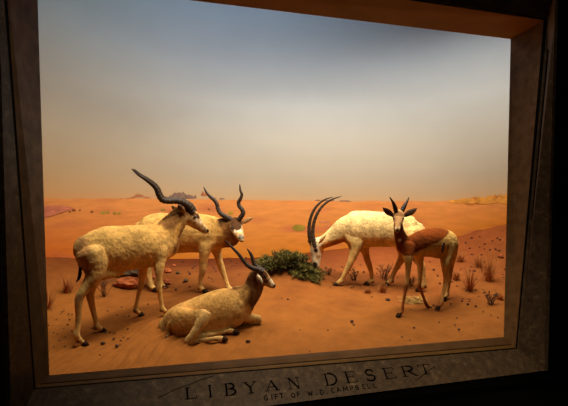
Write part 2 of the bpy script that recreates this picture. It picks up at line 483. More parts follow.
('leg', 'leg', (-0.299, 0.954, 0), [(3.533, 1.441, 0.906, 0.141, 0.7),
(3.594, 1.492, 0.766, 0.0738, 1),
(3.619, 1.52, 0.652, 0.0443, 1),
(3.611, 1.518, 0.556, 0.0335, 1),
(3.605, 1.516, 0.484, 0.0288, 1),
(3.6, 1.515, 0.4, 0.0216, 1),
(3.588, 1.511, 0.328, 0.0192, 1),
(3.579, 1.508, 0.293, 0.0251, 1),
(3.531, 1.493, 0.263, 0.0179, 1)])], 'horns': [('horn', 'horn', (-0.299, 0.954, 0), [(2.618, 1.05, 1.305, 0.0209, 1),
(2.603, 1.045, 1.348, 0.0239, 1),
(2.584, 1.039, 1.395, 0.0218, 1),
(2.557, 1.031, 1.439, 0.0135, 1),
(2.513, 1.017, 1.487, 0.0051, 1)]),
('horn', 'horn', (-0.299, 0.954, 0), [(2.675, 1.068, 1.303, 0.021, 1),
(2.693, 1.073, 1.345, 0.0242, 1),
(2.724, 1.083, 1.392, 0.0222, 1),
(2.757, 1.093, 1.435, 0.0138, 1),
(2.788, 1.103, 1.483, 0.0053, 1)])], 'tuft': [('tail', 'dark', (-0.299, 0.954, 0), [(3.233, 1.096, 0.984, 0.0098, 1),  # dark strip on the flank, standing in for the shade of its fold
(3.215, 1.09, 0.942, 0.0142, 1),
(3.205, 1.087, 0.877, 0.0076, 1)])], 'eyes': [('eye', 'eye', (-0.299, 0.954, 0), [(2.542, 0.968, 1.266, 0.0118, 1)]),
('eye', 'eye', (-0.299, 0.954, 0), [(2.667, 1.007, 1.261, 0.0119, 1)])], 'paint': [('poly', [(2.54, 1.015, 0.94),
(2.605, 1.035, 1.082),
(2.572, 1.025, 1.23),
(2.7, 1.065, 1.224),
(2.733, 1.075, 1.117),
(2.85, 1.112, 1.132),
(3.031, 1.169, 1.166),
(3.269, 1.243, 1.177),
(3.42, 1.291, 1.136),
(3.439, 1.296, 1.09),
(3.324, 1.261, 1.045),
(3.212, 1.226, 0.99),
(3.071, 1.181, 0.949),
(2.98, 1.153, 0.917),
(2.875, 1.12, 0.871),
(2.728, 1.074, 0.867)], 'saddle', 0.025),
('sph', (2.615, 1.007, 1.319), 0.048, 'browng', 0.5),
('sph', (2.483, 0.787, 1.174), 0.015, 'nose', 0.5),
('sph', (2.54, 0.962, 1.262), 0.02, 'browng', 0.5),
('sph', (2.662, 1.001, 1.257), 0.021, 'browng', 0.5),
('sph', (2.51, 0.901, 1.222), 0.015, 'browng', 0.6),
('sph', (2.604, 0.93, 1.218), 0.015, 'browng', 0.6),
('sph', (2.562, 0.917, 1.281), 0.016, 'brownl', 0.8),
('sph', (2.506, 0.868, 1.19), 0.011, 'white', 0.6),
('sph', (2.561, 0.885, 1.187), 0.011, 'white', 0.6),
('sph', (2.664, 1.054, 1.036), 0.019, 'white', 0.6),
('poly', [(2.641, 1.031, 0.565),
(2.816, 1.086, 0.566),
(2.802, 1.081, 0.166),
(2.626, 1.026, 0.194)], 'shin', 0.05),
('poly', [(3.043, 1.335, 0.49),
(3.155, 1.37, 0.477),
(3.353, 1.432, 0.122),
(3.218, 1.39, 0.142)], 'shin', 0.05)]}}, 'frame': {'glass': [(-0.643, 0.273, 3.009),
(3.297, 0.269, 2.971),
(3.117, 0.002, 0.3),
(-0.556, 0.005, 0.334)], 'groove': [(-0.786, -0.12, 3.114),
(3.331, -0.12, 3.045),
(3.152, -0.12, 0.231),
(-0.629, -0.12, 0.298)], 'outer': [(-0.745, -0.35, 3.276),
(3.173, -0.35, 3.259),
(3.299, -0.284, 0.089),
(-0.711, -0.35, 0.104)]}, 'letters': {'o': (-0.629, -0.12, 0.298), 'U': (1.0, 0.0, -0.018), 'V': (0.011, 0.762, 0.647), 'N': (0.014, -0.647, 0.762), 'big': [('L', 0.9543, -0.163, 0.0772, 0.079),
('I', 1.1133, -0.1648, 0.024, 0.0846),
('B', 1.224, -0.165, 0.0772, 0.0848),
('Y', 1.3654, -0.1644, 0.0934, 0.0809),
('A', 1.5108, -0.1601, 0.1105, 0.0733),
('N', 1.6888, -0.1623, 0.0908, 0.0838),
('D', 1.97, -0.1622, 0.0988, 0.0909),
('E', 2.1392, -0.1569, 0.0933, 0.0857),
('S', 2.3068, -0.158, 0.0831, 0.0894),
('E', 2.4587, -0.1558, 0.1022, 0.0868),
('R', 2.6111, -0.1507, 0.1442, 0.0834),
('T', 2.7756, -0.1471, 0.1072, 0.079)], 'small': [('G', 1.4969, -0.2271, 0.033),
('I', 1.5394, -0.2241, 0.0332),
('F', 1.5742, -0.2255, 0.0332),
('T', 1.6116, -0.2219, 0.0334),
('O', 1.6973, -0.2268, 0.0336),
('F', 1.739, -0.2243, 0.0337),
('W', 1.8198, -0.2248, 0.0317),
('.', 1.8739, -0.2257, 0.0318),
('D', 1.9165, -0.2246, 0.0327),
('.', 1.9602, -0.2236, 0.0321),
('C', 2.0051, -0.2196, 0.0322),
('A', 2.0487, -0.2185, 0.0324),
('M', 2.099, -0.2173, 0.0325),
('P', 2.1545, -0.2164, 0.0319),
('B', 2.1997, -0.2161, 0.032),
('E', 2.2545, -0.2151, 0.0322),
('L', 2.2972, -0.2145, 0.0323),
('L', 2.3467, -0.2145, 0.0324)]}, 'mural': {'c': (1.8, 0, 4.6, 4.9), 'hz': [(49.05, 1.343),
(65.92, 1.305),
(80.52, 1.271),
(100.27, 1.253),
(111.23, 1.251),
(131.96, 1.299),
(135.8, 1.34),
(144.9, 1.425)], 'bd': [(49.61, 0.551),
(55.77, 0.472),
(65.88, 0.371),
(78.42, 0.275),
(91.57, 0.24),
(102.67, 0.31),
(112.53, 0.415),
(122.11, 0.485),
(130.24, 0.588),
(135.66, 0.73),
(139.74, 0.854),
(145.09, 0.998)], 'feat': [('shrub_green', 60.59, 1.107, 0.96, 0.045),
('shrub_green', 61.56, 1.111, 0.68, 0.033),
('shrub_green', 62.93, 1.091, 0.78, 0.036),
('shrub_green', 63.78, 1.083, 0.69, 0.034),
('shrub_dark', 58.48, 1.129, 0.57, 0.029),
('shrub_dark', 55.11, 1.164, 0.74, 0.031),
('shrub_dark', 54.37, 1.146, 0.46, 0.023),
('shrub_dark', 52.75, 1.222, 0.72, 0.021),
('shrub_dark', 56.22, 1.164, 0.37, 0.02),
('shrub_green', 72.67, 1.117, 1.05, 0.032),
('shrub_olive', 87.28, 1.034, 1.21, 0.052),
('shrub_bright', 102.36, 0.766, 2.87, 0.124),
('shrub_dark', 82.48, 1.108, 0.55, 0.022),
('rock', 66.52, 1.318, 1.01, 0.025),
('rock', 67.74, 1.336, 2.02, 0.063),
('rock', 69.37, 1.315, 1.44, 0.032),
('rock', 65.52, 1.309, 0.8, 0.015),
('rock', 64.13, 1.308, 0.59, 0.014),
('rock_violet', 73.93, 1.297, 2.93, 0.057),
('rock_violet', 76.14, 1.319, 3.81, 0.123),
('rock_violet', 78.37, 1.301, 2.99, 0.083),
('rock', 81.59, 1.346, 1.73, 0.101),
('rock', 83.33, 1.286, 1.74, 0.034),
('rock_violet', 85.29, 1.28, 1.3, 0.027),
('rock_violet', 109.06, 1.26, 2.18, 0.027),
('rock_violet', 112.31, 1.258, 2.59, 0.023),
('rock_violet', 106.44, 1.262, 1.31, 0.021),
('rock_gold', 135.24, 1.306, 3.05, 0.049),
('rock_gold', 137.32, 1.321, 3.75, 0.073),
('rock_gold2', 138.8, 1.342, 2.22, 0.081),
('rock_gold', 140.28, 1.331, 3.65, 0.096),
('rock_gold', 141.55, 1.351, 2.52, 0.119),
('rock_gold2', 142.8, 1.371, 2.14, 0.102),
('rock_gold', 144.05, 1.36, 3.17, 0.132),
('rock_gold2', 144.94, 1.316, 2.45, 0.062),
('rock_gold2', 139.56, 1.296, 2.21, 0.04),
('rock_gold2', 137.71, 1.273, 1.68, 0.024),
('streak', 108.06, 0.879, 2.63, 0.046),
('streak', 109.39, 0.801, 3.06, 0.028),
('streak', 111.33, 0.866, 1.08, 0.035),
('streak', 106.58, 0.591, 1.32, 0.018)], 'dune': [(49.7, 1.079),
(55.3, 1.192),
(52.57, 1.244),
(49.73, 1.24)], 'streak': [(109.32, 0.13),
(115.81, 0.274),
(122.14, 0.363),
(124.21, 0.399),
(124.23, 0.339),
(117.95, 0.247),
(111.52, 0.117)]}, 'plants': {'bush': [(1.542, 2.616, 0.498, 0.116, 0.103),
(1.628, 2.59, 0.538, 0.142, 0.116),
(1.751, 2.553, 0.598, 0.181, 0.135),
(1.887, 2.513, 0.6, 0.181, 0.148),
(2.024, 2.472, 0.557, 0.168, 0.148),
(2.136, 2.438, 0.454, 0.155, 0.129),
(2.25, 2.405, 0.352, 0.116, 0.084),
(2.039, 2.468, 0.375, 0.142, 0.09)], 'mound': (1.902, 2.508, 0), 'tufts': [(-0.339, 2.481, 0.0116, 24, 'twig'),
(-0.917, 2.241, 0.01082, 24, 'grass'),
(-0.753, 2.627, 0.01164, 20, 'grass'),
(-0.534, 2.895, 0.01228, 14, 'grass'),
(2.794, 2.426, 0.01327, 13, 'twig'),
(3.191, 2.369, 0.01339, 16, 'twig'),
(2.905, 1.85, 0.01224, 12, 'grass'),
(3.977, 1.614, 0.0124, 28, 'grass'),
(4.441, 1.845, 0.0131, 32, 'grass'),
(3.895, 1.127, 0.01143, 14, 'twig'),
(4.672, 2.346, 0.01419, 15, 'grass'),
(4.546, 2.608, 0.01461, 13, 'grass'),
(4.04, 1.987, 0.01315, 13, 'grass'),
(3.397, 2.028, 0.01286, 10, 'twig'),
(4.106, 1.233, 0.01175, 8, 'grass'),
(2.461, 2.554, 0.01333, 7, 'twig'),
(2.71, 1.864, 0.01216, 7, 'grass')], 'clump': (3.174, 1.606, 0.01193), 'slab': (-0.099, 2.765, 0.01228), 'slab2': (-0.078, 3.03, 0.01279), 'rocks': [(0.426, 3.313, 0.01362, 8),
(0.553, 3.23, 0.01354, 5),
(0.391, 2.956, 0.01292, 9),
(0.333, 3.605, 0.01413, 5),
(0.633, 2.949, 0.01305, 5),
(0.54, 3.777, 0.01457, 4),
(5.103, 2.42, 0.01456, 6),
(4.151, 1.356, 0.01201, 5),
(0.222, 3.127, 0.01315, 6),
(-0.183, 2.847, 0.01239, 7),
(4.645, 2.844, 0.01511, 3),
(5.137, 2.819, 0.01533, 3),
(4.952, 2.927, 0.01544, 2.5),
(4.417, 2.665, 0.01465, 3),
(0.657, 2.684, 0.01255, 3),
(0.355, 2.754, 0.01252, 3)], 'pebs': [(5.033, 3.375, 0.01633, 1.28),
(5.028, 3.505, 0.01658, 1.28),
(5.094, 2.434, 0.01458, 1.54),
(4.795, 3.058, 0.0156, 1.19),
(5.009, 3.447, 0.01645, 1.15),
(5.09, 2.416, 0.01454, 1.56),
(5.231, 2.771, 0.01528, 1.22),
(4.939, 2.639, 0.01489, 1.6),
(5.3, 2.746, 0.01527, 1.42),
(5.058, 2.732, 0.01512, 1.12),
(5.129, 3.124, 0.0159, 1.65),
(5.151, 2.576, 0.01488, 1.21),
(5.167, 2.537, 0.01481, 1.62),
(5.154, 2.605, 0.01493, 1.29),
(5.048, 2.824, 0.01529, 1.11),
(4.68, 2.765, 0.01498, 1.03),
(3.798, 1.817, 0.01269, 1.35),
(4.316, 1.922, 0.01318, 1.41),
(4.94, 2.143, 0.01395, 1.47),
(3.91, 1.78, 0.01268, 1.35),
(3.924, 1.614, 0.01237, 1.39),
(3.936, 1.399, 0.01197, 1.19),
(4.178, 2.349, 0.01391, 1.79),
(4.614, 2.208, 0.01389, 1.4),
(4.049, 2.008, 0.01319, 1.14),
(4.041, 1.383, 0.012, 1.96),
(4.013, 1.308, 0.01184, 1.12),
(3.697, 1.381, 0.0118, 1.8),
(3.8, 1.383, 0.01186, 1.66),
(4.721, 2.093, 0.01373, 1.27),
(4.572, 2.376, 0.01419, 1.44),
(4.798, 2.015, 0.01363, 1.11),
(4.222, 2.436, 0.0141, 1.81),
(4.362, 2.2, 0.01373, 1.19),
(4.718, 1.896, 0.01336, 1.29),
(4.344, 2.594, 0.01447, 1.25),
(4.741, 2.293, 0.01412, 1.14),
(4.504, 2.224, 0.01386, 2.0),
(3.941, 1.926, 0.01298, 1.8),
(3.764, 1.336, 0.01175, 1.53),
(4.146, 2.061, 0.01335, 1.13),
(4.449, 2.241, 0.01386, 1.9),
(3.355, 2.599, 0.01392, 1.03),
(2.817, 2.923, 0.01423, 1.17),
(2.644, 2.577, 0.01348, 1.11),
(2.449, 2.596, 0.0134, 1.45),
(3.55, 2.601, 0.01404, 1.72),
(3.096, 2.504, 0.01359, 1.6),
(3.112, 2.933, 0.01442, 1.17),
(3.297, 2.395, 0.0135, 1.74),
(2.799, 2.657, 0.01372, 1.64),
(3.078, 2.495, 0.01357, 1.42),
(3.122, 2.555, 0.01371, 1.21),
(3.333, 2.356, 0.01345, 1.06),
(3.381, 2.341, 0.01345, 1.53),
(2.447, 2.612, 0.01343, 1.1),
(3.455, 2.479, 0.01375, 1.05),
(2.628, 2.717, 0.01373, 1.46),
(2.916, 1.99, 0.01252, 1.13),
(2.328, 2.141, 0.01247, 1.01),
(3.202, 2.307, 0.01328, 1.49),
(2.955, 2.003, 0.01256, 1.33),
(3.184, 2.268, 0.0132, 1.4),
(2.593, 2.088, 0.01252, 1.46),
(2.776, 2.212, 0.01286, 1.02),
(2.408, 2.272, 0.01276, 1.29),
(3.079, 2.096, 0.01281, 1.08),
(2.641, 2.133, 0.01263, 1.31),
(0.601, 2.936, 0.013, 1.66),
(0.694, 3.267, 0.01369, 1.3),
(1.335, 3.472, 0.01444, 1.19),
(0.954, 2.722, 0.01279, 1.08),
(0.707, 3.159, 0.01349, 1.71),
(1.067, 3.334, 0.01403, 1.69),
(1.485, 4.329, 0.01618, 1.71),
(0.834, 3.679, 0.01456, 1.67),
(0.928, 2.897, 0.01311, 1.13),
(1.477, 3.789, 0.01513, 1.12),
(1.078, 3.511, 0.01437, 1.43),
(1.322, 2.882, 0.01331, 1.0),
(0.88, 3.223, 0.01371, 1.39),
(1.222, 3.202, 0.01386, 1.06),
(-0.719, 1.349, 0.00924, 1.21),
(-0.584, 1.189, 0.00901, 1.38),
(-0.649, 1.562, 0.00968, 1.19),
(-0.609, 1.701, 0.00997, 1.55),
(-0.702, 1.327, 0.0092, 1.47),
(-0.687, 1.748, 0.01001, 1.08),
(-0.659, 1.829, 0.01018, 1.4),
(-0.867, 2.196, 0.01076, 1.09),
(-0.675, 2.049, 0.01059, 1.54),
(-0.727, 1.617, 0.00974, 1.21),
(-0.737, 2.163, 0.01077, 1.24),
(-0.641, 2.038, 0.01059, 1.39),
(-0.781, 1.931, 0.01031, 1.01),
(-0.756, 1.267, 0.00906, 1.5),
(-0.069, 1.329, 0.00957, 1.48),
(-0.287, 1.623, 0.01, 1.25),
(-0.138, 1.219, 0.00932, 1.38),
(-0.017, 2.127, 0.01111, 1.33),
(-0.111, 1.404, 0.00969, 1.31),
(-0.065, 1.896, 0.01065, 1.46),
(-0.204, 1.585, 0.00998, 1.45),
(-0.111, 1.899, 0.01063, 1.12),
(3.031, 0.847, 0.01041, 1.4),
(3.693, 0.877, 0.01084, 1.1),
(3.686, 0.989, 0.01105, 1.11),
(2.954, 1.276, 0.01118, 1.17),
(3.375, 0.768, 0.01045, 1.08),
(3.608, 0.699, 0.01045, 0.98),
(2.647, 0.665, 0.00984, 1.39),
(3.591, 0.721, 0.01049, 1.06),
(-0.697, 1.48, 0.0095, 1.6),
(-0.762, 1.634, 0.00975, 1.5),
(-0.629, 1.353, 0.0093, 1.4),
(-0.563, 1.231, 0.0091, 1.5),
(-0.831, 1.797, 0.01002, 1.3),
(-0.691, 1.306, 0.00917, 1.3),
(-0.295, 1.33, 0.00944, 3.2),
(-0.165, 1.188, 0.00925, 3.4),
(-0.457, 1.372, 0.00943, 1.5),
(-0.425, 1.766, 0.0102, 1.5),
(-0.245, 1.619, 0.01002, 1.5),
(-0.199, 1.417, 0.00966, 2.2),
(-0.133, 1.331, 0.00954, 1.5),
(-0.073, 1.599, 0.01008, 1.5),
(0.313, 1.473, 0.01006, 2),
(0.135, 2.157, 0.01126, 1.4),
(0.482, 2.648, 0.01239, 2.2),
(0.207, 2.673, 0.01228, 1.6),
(1.013, 0.919, 0.0094, 3.2),
(1.69, 1.853, 0.01156, 2.2),
(1.632, 1.9, 0.01162, 1.4),
(2.154, 1.094, 0.01038, 2.5),
(2.143, 1.02, 0.01023, 1.5),
(2.678, 0.755, 0.01003, 2.2),
(2.509, 0.546, 0.00954, 1.8),
(2.468, 0.624, 0.00966, 2),
(3.302, 0.929, 0.01072, 1.8),
(3.12, 0.64, 0.01006, 2),
(3.155, 0.755, 0.0103, 1.4),
(3.696, 1.273, 0.0116, 2.2),
(3.726, 1.171, 0.01142, 1.7),
(3.54, 1.378, 0.01171, 1.6),
(3.74, 1.427, 0.01191, 1.8),
(2.82, 1.563, 0.01165, 3.2),
(3.345, 1.428, 0.01169, 1.8),
(2.682, 1.698, 0.01183, 1.3),
(3.764, 1.935, 0.01289, 1.6),
(4.19, 2.29, 0.01381, 1.5),
(4.361, 2.327, 0.01397, 1.6),
(4.84, 2.455, 0.01449, 1.8),
(4.845, 2.734, 0.01501, 1.7),
(5.097, 2.653, 0.01499, 1.5),
(5.008, 3.104, 0.0158, 1.4),
(5.299, 2.687, 0.01516, 1.5),
(5.2, 3.02, 0.01574, 1.2),
(4.848, 3.159, 0.01582, 1.3),
(2.86, 2.736, 0.0139, 1.6),
(2.808, 2.861, 0.01411, 1.4),
(2.946, 2.661, 0.01381, 1.6),
(3.026, 2.639, 0.01381, 1.8),
(3.18, 2.551, 0.01373, 1.5),
(3.362, 2.549, 0.01383, 2),
(3.355, 2.803, 0.01431, 1.4),
(2.613, 2.753, 0.01379, 1.5),
(2.579, 2.931, 0.01411, 1.5),
(3.996, 2.429, 0.01396, 1.8),
(4.15, 2.77, 0.0147, 1.5),
(3.903, 2.191, 0.01346, 1.6),
(0.954, 3.505, 0.01429, 1.5),
(1.059, 3.165, 0.0137, 1.6),
(1.114, 4.123, 0.01557, 1.3),
(0.928, 4.387, 0.01597, 1.4),
(0.789, 3.55, 0.01428, 1.6),
(0.72, 4.349, 0.01578, 1.5),
(1.855, 4.901, 0.01749, 1.8),
(1.609, 4.141, 0.01589, 1.4),
(1.381, 3.543, 0.01461, 1.3),
(0.71, 3.198, 0.01356, 1.5),
(0.953, 2.822, 0.01299, 1.3),
(-0.143, 2.137, 0.01106, 1.3),
(-0.19, 1.974, 0.01073, 1.3),
(-0.287, 2.085, 0.01088, 1.4),
(-0.652, 1.93, 0.01038, 1.3),
(-0.752, 2.117, 0.01068, 1.4),
(3.716, 0.794, 0.01069, 1.4),
(3.269, 1.078, 0.01098, 1.4),
(1.84, 0.975, 0.00998, 1.2),
(1.511, 0.581, 0.00904, 1.3),
(0.136, 1.398, 0.00982, 1.2),
(-0.305, 1.063, 0.00893, 1.3),
(1.57, 1.046, 0.00996, 1.1),
(3.819, 1.843, 0.01275, 1.7),
(4.015, 1.953, 0.01307, 1.6),
(4.05, 1.595, 0.01241, 1.6),
(4.077, 1.48, 0.0122, 1.5)]}, 'feet': [(-0.46, 1.354, -0.051),
(-0.315, 1.678, -0.08),
(0.315, 1.678, 0.038),
(0.061, 1.852, -0.027),
(0.792, 2.289, 0.015),
(1.138, 2.34, -0.033),
(0.234, 2.605, -0.028),
(0.357, 2.788, -0.074),
(2.426, 2.192, -0.014),
(2.885, 2.25, -0.062),
(3.126, 2.161, -0.057),
(3.378, 1.796, -0.022),
(2.667, 1.039, 0.028),
(3.3, 1.415, -0.112),
(3.261, 1.22, -0.024),
(3.531, 1.493, -0.035)]}
CAM = {'loc': (0, -3.6, 1.7), 'R': (0.958, -0.285, 0.014), 'U': (0.003, 0.057, 0.998), 'F': (0.28524, 0.95683, -0.05582)}

# ------------------------------------------------------------------ colours and materials
def lin(c):
    return tuple(((v/255)/12.92 if v/255 <= .04045 else ((v/255+.055)/1.055)**2.4) for v in c)

COAT = {
 'coatc': (186,134,66), 'legc': (196,150,84), 'coat': (206,154,78), 'coatw': (220,180,112), 'grey': (150,128,104), 'coatd': (120,82,44), 'leg': (204,156,84), 'legd': (165,115,62), 'neck': (196,138,64), 'mane': (138,90,44),
 'darkneck': (104,64,30), 'face': (208,166,108), 'face2': (168,120,70), 'face3': (178,128,76), 'white': (236,206,160), 'tan': (186,146,92), 'brown': (84,50,26),
 'browno': (96,60,32), 'brownl': (176,126,74), 'browng': (128,84,44), 'rufous': (190,112,40), 'earin': (92,62,40), 'dark': (40,26,18), 'nose': (52,36,28),
 'saddle': (126,56,6), 'chest': (130,62,10), 'shin': (150,86,34), 'horn': (54,40,30), 'eye': (12,9,7),
}
def nodes(name):
    m = bpy.data.materials.new(name); m.use_nodes = True
    nt = m.node_tree; b = nt.nodes['Principled BSDF']
    return m, nt, b
def mat(name, c, rough=.7, var=.25, scale=8, bump=0, bscale=40, metal=0, stretch=(1,1,1), spec=.3, c2=None):
    m, nt, b = nodes(name)
    tc = nt.nodes.new('ShaderNodeTexCoord'); mp = nt.nodes.new('ShaderNodeMapping'); mp.inputs['Scale'].default_value = stretch
    nt.links.new(tc.outputs['Object'], mp.inputs['Vector'])
    n = nt.nodes.new('ShaderNodeTexNoise'); n.inputs['Scale'].default_value = scale; n.inputs['Detail'].default_value = 6
    nt.links.new(mp.outputs[0], n.inputs['Vector'])
    r = nt.nodes.new('ShaderNodeValToRGB')
    a = lin(c); d = lin(c2) if c2 else tuple(v*(1-var) for v in a); u = tuple(min(1, v*(1+var*.6)) for v in a)
    r.color_ramp.elements[0].position = .3; r.color_ramp.elements[0].color = (*d, 1)
    r.color_ramp.elements[1].position = .7; r.color_ramp.elements[1].color = (*u, 1)
    nt.links.new(n.outputs['Fac'], r.inputs[0]); nt.links.new(r.outputs[0], b.inputs['Base Color'])
    b.inputs['Roughness'].default_value = rough; b.inputs['Metallic'].default_value = metal
    b.inputs['Specular IOR Level'].default_value = spec
    if bump:
        n2 = nt.nodes.new('ShaderNodeTexNoise'); n2.inputs['Scale'].default_value = bscale; n2.inputs['Detail'].default_value = 5
        nt.links.new(mp.outputs[0], n2.inputs['Vector'])
        bp = nt.nodes.new('ShaderNodeBump'); bp.inputs['Strength'].default_value = bump; bp.inputs['Distance'].default_value = .02
        nt.links.new(n2.outputs['Fac'], bp.inputs['Height']); nt.links.new(bp.outputs[0], b.inputs['Normal'])
    return m
def painted(name, attr, rough=.9, var=.3, scale=20, bump=.3, bscale=60, stretch=(1,1,1), spec=.1):
    """pigment stored on the mesh, broken up by fine procedural mottling"""
    m, nt, b = nodes(name)
    at = nt.nodes.new('ShaderNodeAttribute'); at.attribute_name = attr
    tc = nt.nodes.new('ShaderNodeTexCoord'); mp = nt.nodes.new('ShaderNodeMapping'); mp.inputs['Scale'].default_value = stretch
    nt.links.new(tc.outputs['Object'], mp.inputs['Vector'])
    n = nt.nodes.new('ShaderNodeTexNoise'); n.inputs['Scale'].default_value = scale; n.inputs['Detail'].default_value = 7; n.inputs['Roughness'].default_value = .65
    nt.links.new(mp.outputs[0], n.inputs['Vector'])
    r = nt.nodes.new('ShaderNodeMapRange'); r.inputs['From Min'].default_value = .3; r.inputs['From Max'].default_value = .7
    r.inputs['To Min'].default_value = 1-var; r.inputs['To Max'].default_value = 1+var*.5
    nt.links.new(n.outputs['Fac'], r.inputs['Value'])
    mx = nt.nodes.new('ShaderNodeVectorMath'); mx.operation = 'SCALE'
    nt.links.new(at.outputs['Color'], mx.inputs[0]); nt.links.new(r.outputs[0], mx.inputs['Scale'])
    nt.links.new(mx.outputs[0], b.inputs['Base Color'])
    b.inputs['Roughness'].default_value = rough; b.inputs['Specular IOR Level'].default_value = spec
    if bump:
        n2 = nt.nodes.new('ShaderNodeTexNoise'); n2.inputs['Scale'].default_value = bscale; n2.inputs['Detail'].default_value = 6
        nt.links.new(mp.outputs[0], n2.inputs['Vector'])
        bp = nt.nodes.new('ShaderNodeBump'); bp.inputs['Strength'].default_value = bump; bp.inputs['Distance'].default_value = .02
        nt.links.new(n2.outputs['Fac'], bp.inputs['Height']); nt.links.new(bp.outputs[0], b.inputs['Normal'])
    return m
M = {
 'coat': painted('short_fur', 'coat', var=.34, scale=14, bump=.55, bscale=38, stretch=(1,1,.8)),
 'sand': painted('desert_sand', 'pigment', var=.2, scale=7, bump=.25, bscale=55),
 'paint_sky': painted('sky_paint', 'pigment', var=.04, scale=1.6, bump=0, stretch=(1,1,1.6)),
 'paint_dune': painted('dune_paint', 'pigment', var=.16, scale=3.5, bump=0, stretch=(1,1,5)),
 'paint_slope': painted('slope_paint', 'pigment', var=.2, scale=7, bump=0, stretch=(1,1,3)),
 'horn': mat('horn', (62,44,28), .55, .4, 30, .3, 60, spec=.22),
 'hoof': mat('hoof', (52,33,20), .95, .2, 30, spec=.03),
 'eye': mat('glass_eye', (10,7,5), .2, .1, 5, spec=.5),
 'dark_hair': mat('dark_hair', (46,28,18), .95, .3, 60, .5, 90, spec=.03),
 'tail_hair': mat('tail_hair', (110,74,40), .8, .3, 60, .5, 90),
 'rock': mat('sandstone', (158,80,34), .9, .4, 14, .6, 30),
 'rock_dark': mat('dark_rock', (84,62,36), .9, .4, 14, .6, 30),
 'pebble': mat('pebble', (58,29,16), .85, .3, 30),
 'leaf': mat('shrub_leaf', (92,78,26), .8, .35, 9, c2=(50,46,14), spec=.15),
 'twig': mat('dry_twig', (96,58,28), .85, .3, 20),
 'grass': mat('dry_grass', (172,104,44), .85, .35, 14),
 'grass2': mat('dull_grass', (168,124,56), .85, .35, 14),
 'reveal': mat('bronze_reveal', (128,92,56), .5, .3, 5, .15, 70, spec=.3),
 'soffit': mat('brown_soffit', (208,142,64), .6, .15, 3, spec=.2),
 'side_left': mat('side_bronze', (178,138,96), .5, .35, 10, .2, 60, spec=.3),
 'side': mat('side_stone', (150,112,70), .5, .35, 14, .2, 60, spec=.3),  # raised above the surround stone so the right reveal looks lit
 'bead': mat('gilt_bead', (140,100,48), .4, .25, 12, spec=.5),
 'groove': mat('dark_groove', (14,11,8), .8, .2, 5, spec=.1),
 'black': mat('black_wall', (6,5,5), .9, .2, 3, spec=.05),
 'letter': mat('cut_lettering', (10,8,6), .9, .1, 10, spec=.1),
 'vein': mat('stone_vein', (22,17,12), .8, .2, 10, spec=.1),
}
def marble():
    m, nt, b = nodes('dark_marble')
    tc = nt.nodes.new('ShaderNodeTexCoord')
    n = nt.nodes.new('ShaderNodeTexNoise'); n.inputs['Scale'].default_value = 17; n.inputs['Detail'].default_value = 12; n.inputs['Roughness'].default_value = .78; n.inputs['Distortion'].default_value = .35
    nt.links.new(tc.outputs['Object'], n.inputs['Vector'])
    r = nt.nodes.new('ShaderNodeValToRGB'); e = r.color_ramp.elements
    e[0].position = .35; e[0].color = (*lin((74,58,42)), 1); e[1].position = .75; e[1].color = (*lin((196,166,122)), 1)
    k = e.new(.58); k.color = (*lin((118,94,68)), 1)
    nt.links.new(n.outputs['Fac'], r.inputs[0]); nt.links.new(r.outputs[0], b.inputs['Base Color'])
    n2 = nt.nodes.new('ShaderNodeTexNoise'); n2.inputs['Scale'].default_value = 60; n2.inputs['Detail'].default_value = 4
    nt.links.new(tc.outputs['Object'], n2.inputs['Vector'])
    bp = nt.nodes.new('ShaderNodeBump'); bp.inputs['Strength'].default_value = .2; bp.inputs['Distance'].default_value = .01
    nt.links.new(n2.outputs['Fac'], bp.inputs['Height']); nt.links.new(bp.outputs[0], b.inputs['Normal'])
    b.inputs['Roughness'].default_value = .45; b.inputs['Specular IOR Level'].default_value = .3
    return m
M['marble'] = marble()
def glass():
    m, nt, b = nodes('case_glass'); nt.nodes.remove(b)
    out = nt.nodes['Material Output']; t = nt.nodes.new('ShaderNodeBsdfTransparent'); g = nt.nodes.new('ShaderNodeBsdfGlossy')
    g.inputs['Roughness'].default_value = .02; t.inputs['Color'].default_value = (.985, .99, .985, 1)
    mx = nt.nodes.new('ShaderNodeMixShader'); fr = nt.nodes.new('ShaderNodeFresnel'); fr.inputs['IOR'].default_value = 1.25
    nt.links.new(fr.outputs[0], mx.inputs[0]); nt.links.new(t.outputs[0], mx.inputs[1]); nt.links.new(g.outputs[0], mx.inputs[2])
    nt.links.new(mx.outputs[0], out.inputs['Surface'])
    return m
M['glass'] = glass()

# ------------------------------------------------------------------ object helpers
def link(name, me, m=None, parent=None, smooth=False):
    o = bpy.data.objects.new(name, me); col.objects.link(o)
    if m: me.materials.append(m)
    if parent: o.parent = parent
    if smooth:
        me.polygons.foreach_set('use_smooth', [True]*len(me.polygons))
    return o
def obj(name, bm, m, parent=None, smooth=False):
    bmesh.ops.recalc_face_normals(bm, faces=bm.faces)
    me = bpy.data.meshes.new(name); bm.to_mesh(me); bm.free()
    return link(name, me, m, parent, smooth)
def pyobj(name, v, f, m, parent=None, smooth=False):
    me = bpy.data.meshes.new(name); me.from_pydata([tuple(p) for p in v], [], f); me.update()
    return link(name, me, m, parent, smooth)
def thing(name, label, cat, loc=(0,0,0), group=None):
    o = bpy.data.objects.new(name, None); col.objects.link(o); o.location = loc; o.empty_display_size = .1
    o['label'] = label; o['category'] = cat
    if group: o['group'] = group
    return o
def tag(o, label, cat, group=None):
    o['label'] = label; o['category'] = cat
    if group: o['group'] = group
    return o
def struct(o, label=None):
    o['kind'] = 'structure'
    if label: o['label'] = label
    return o
def adopt(parent, o):
    """parent keeps the child's place"""
    o.parent = parent; o.matrix_parent_inverse = Matrix.Translation(-Vector(parent.location))
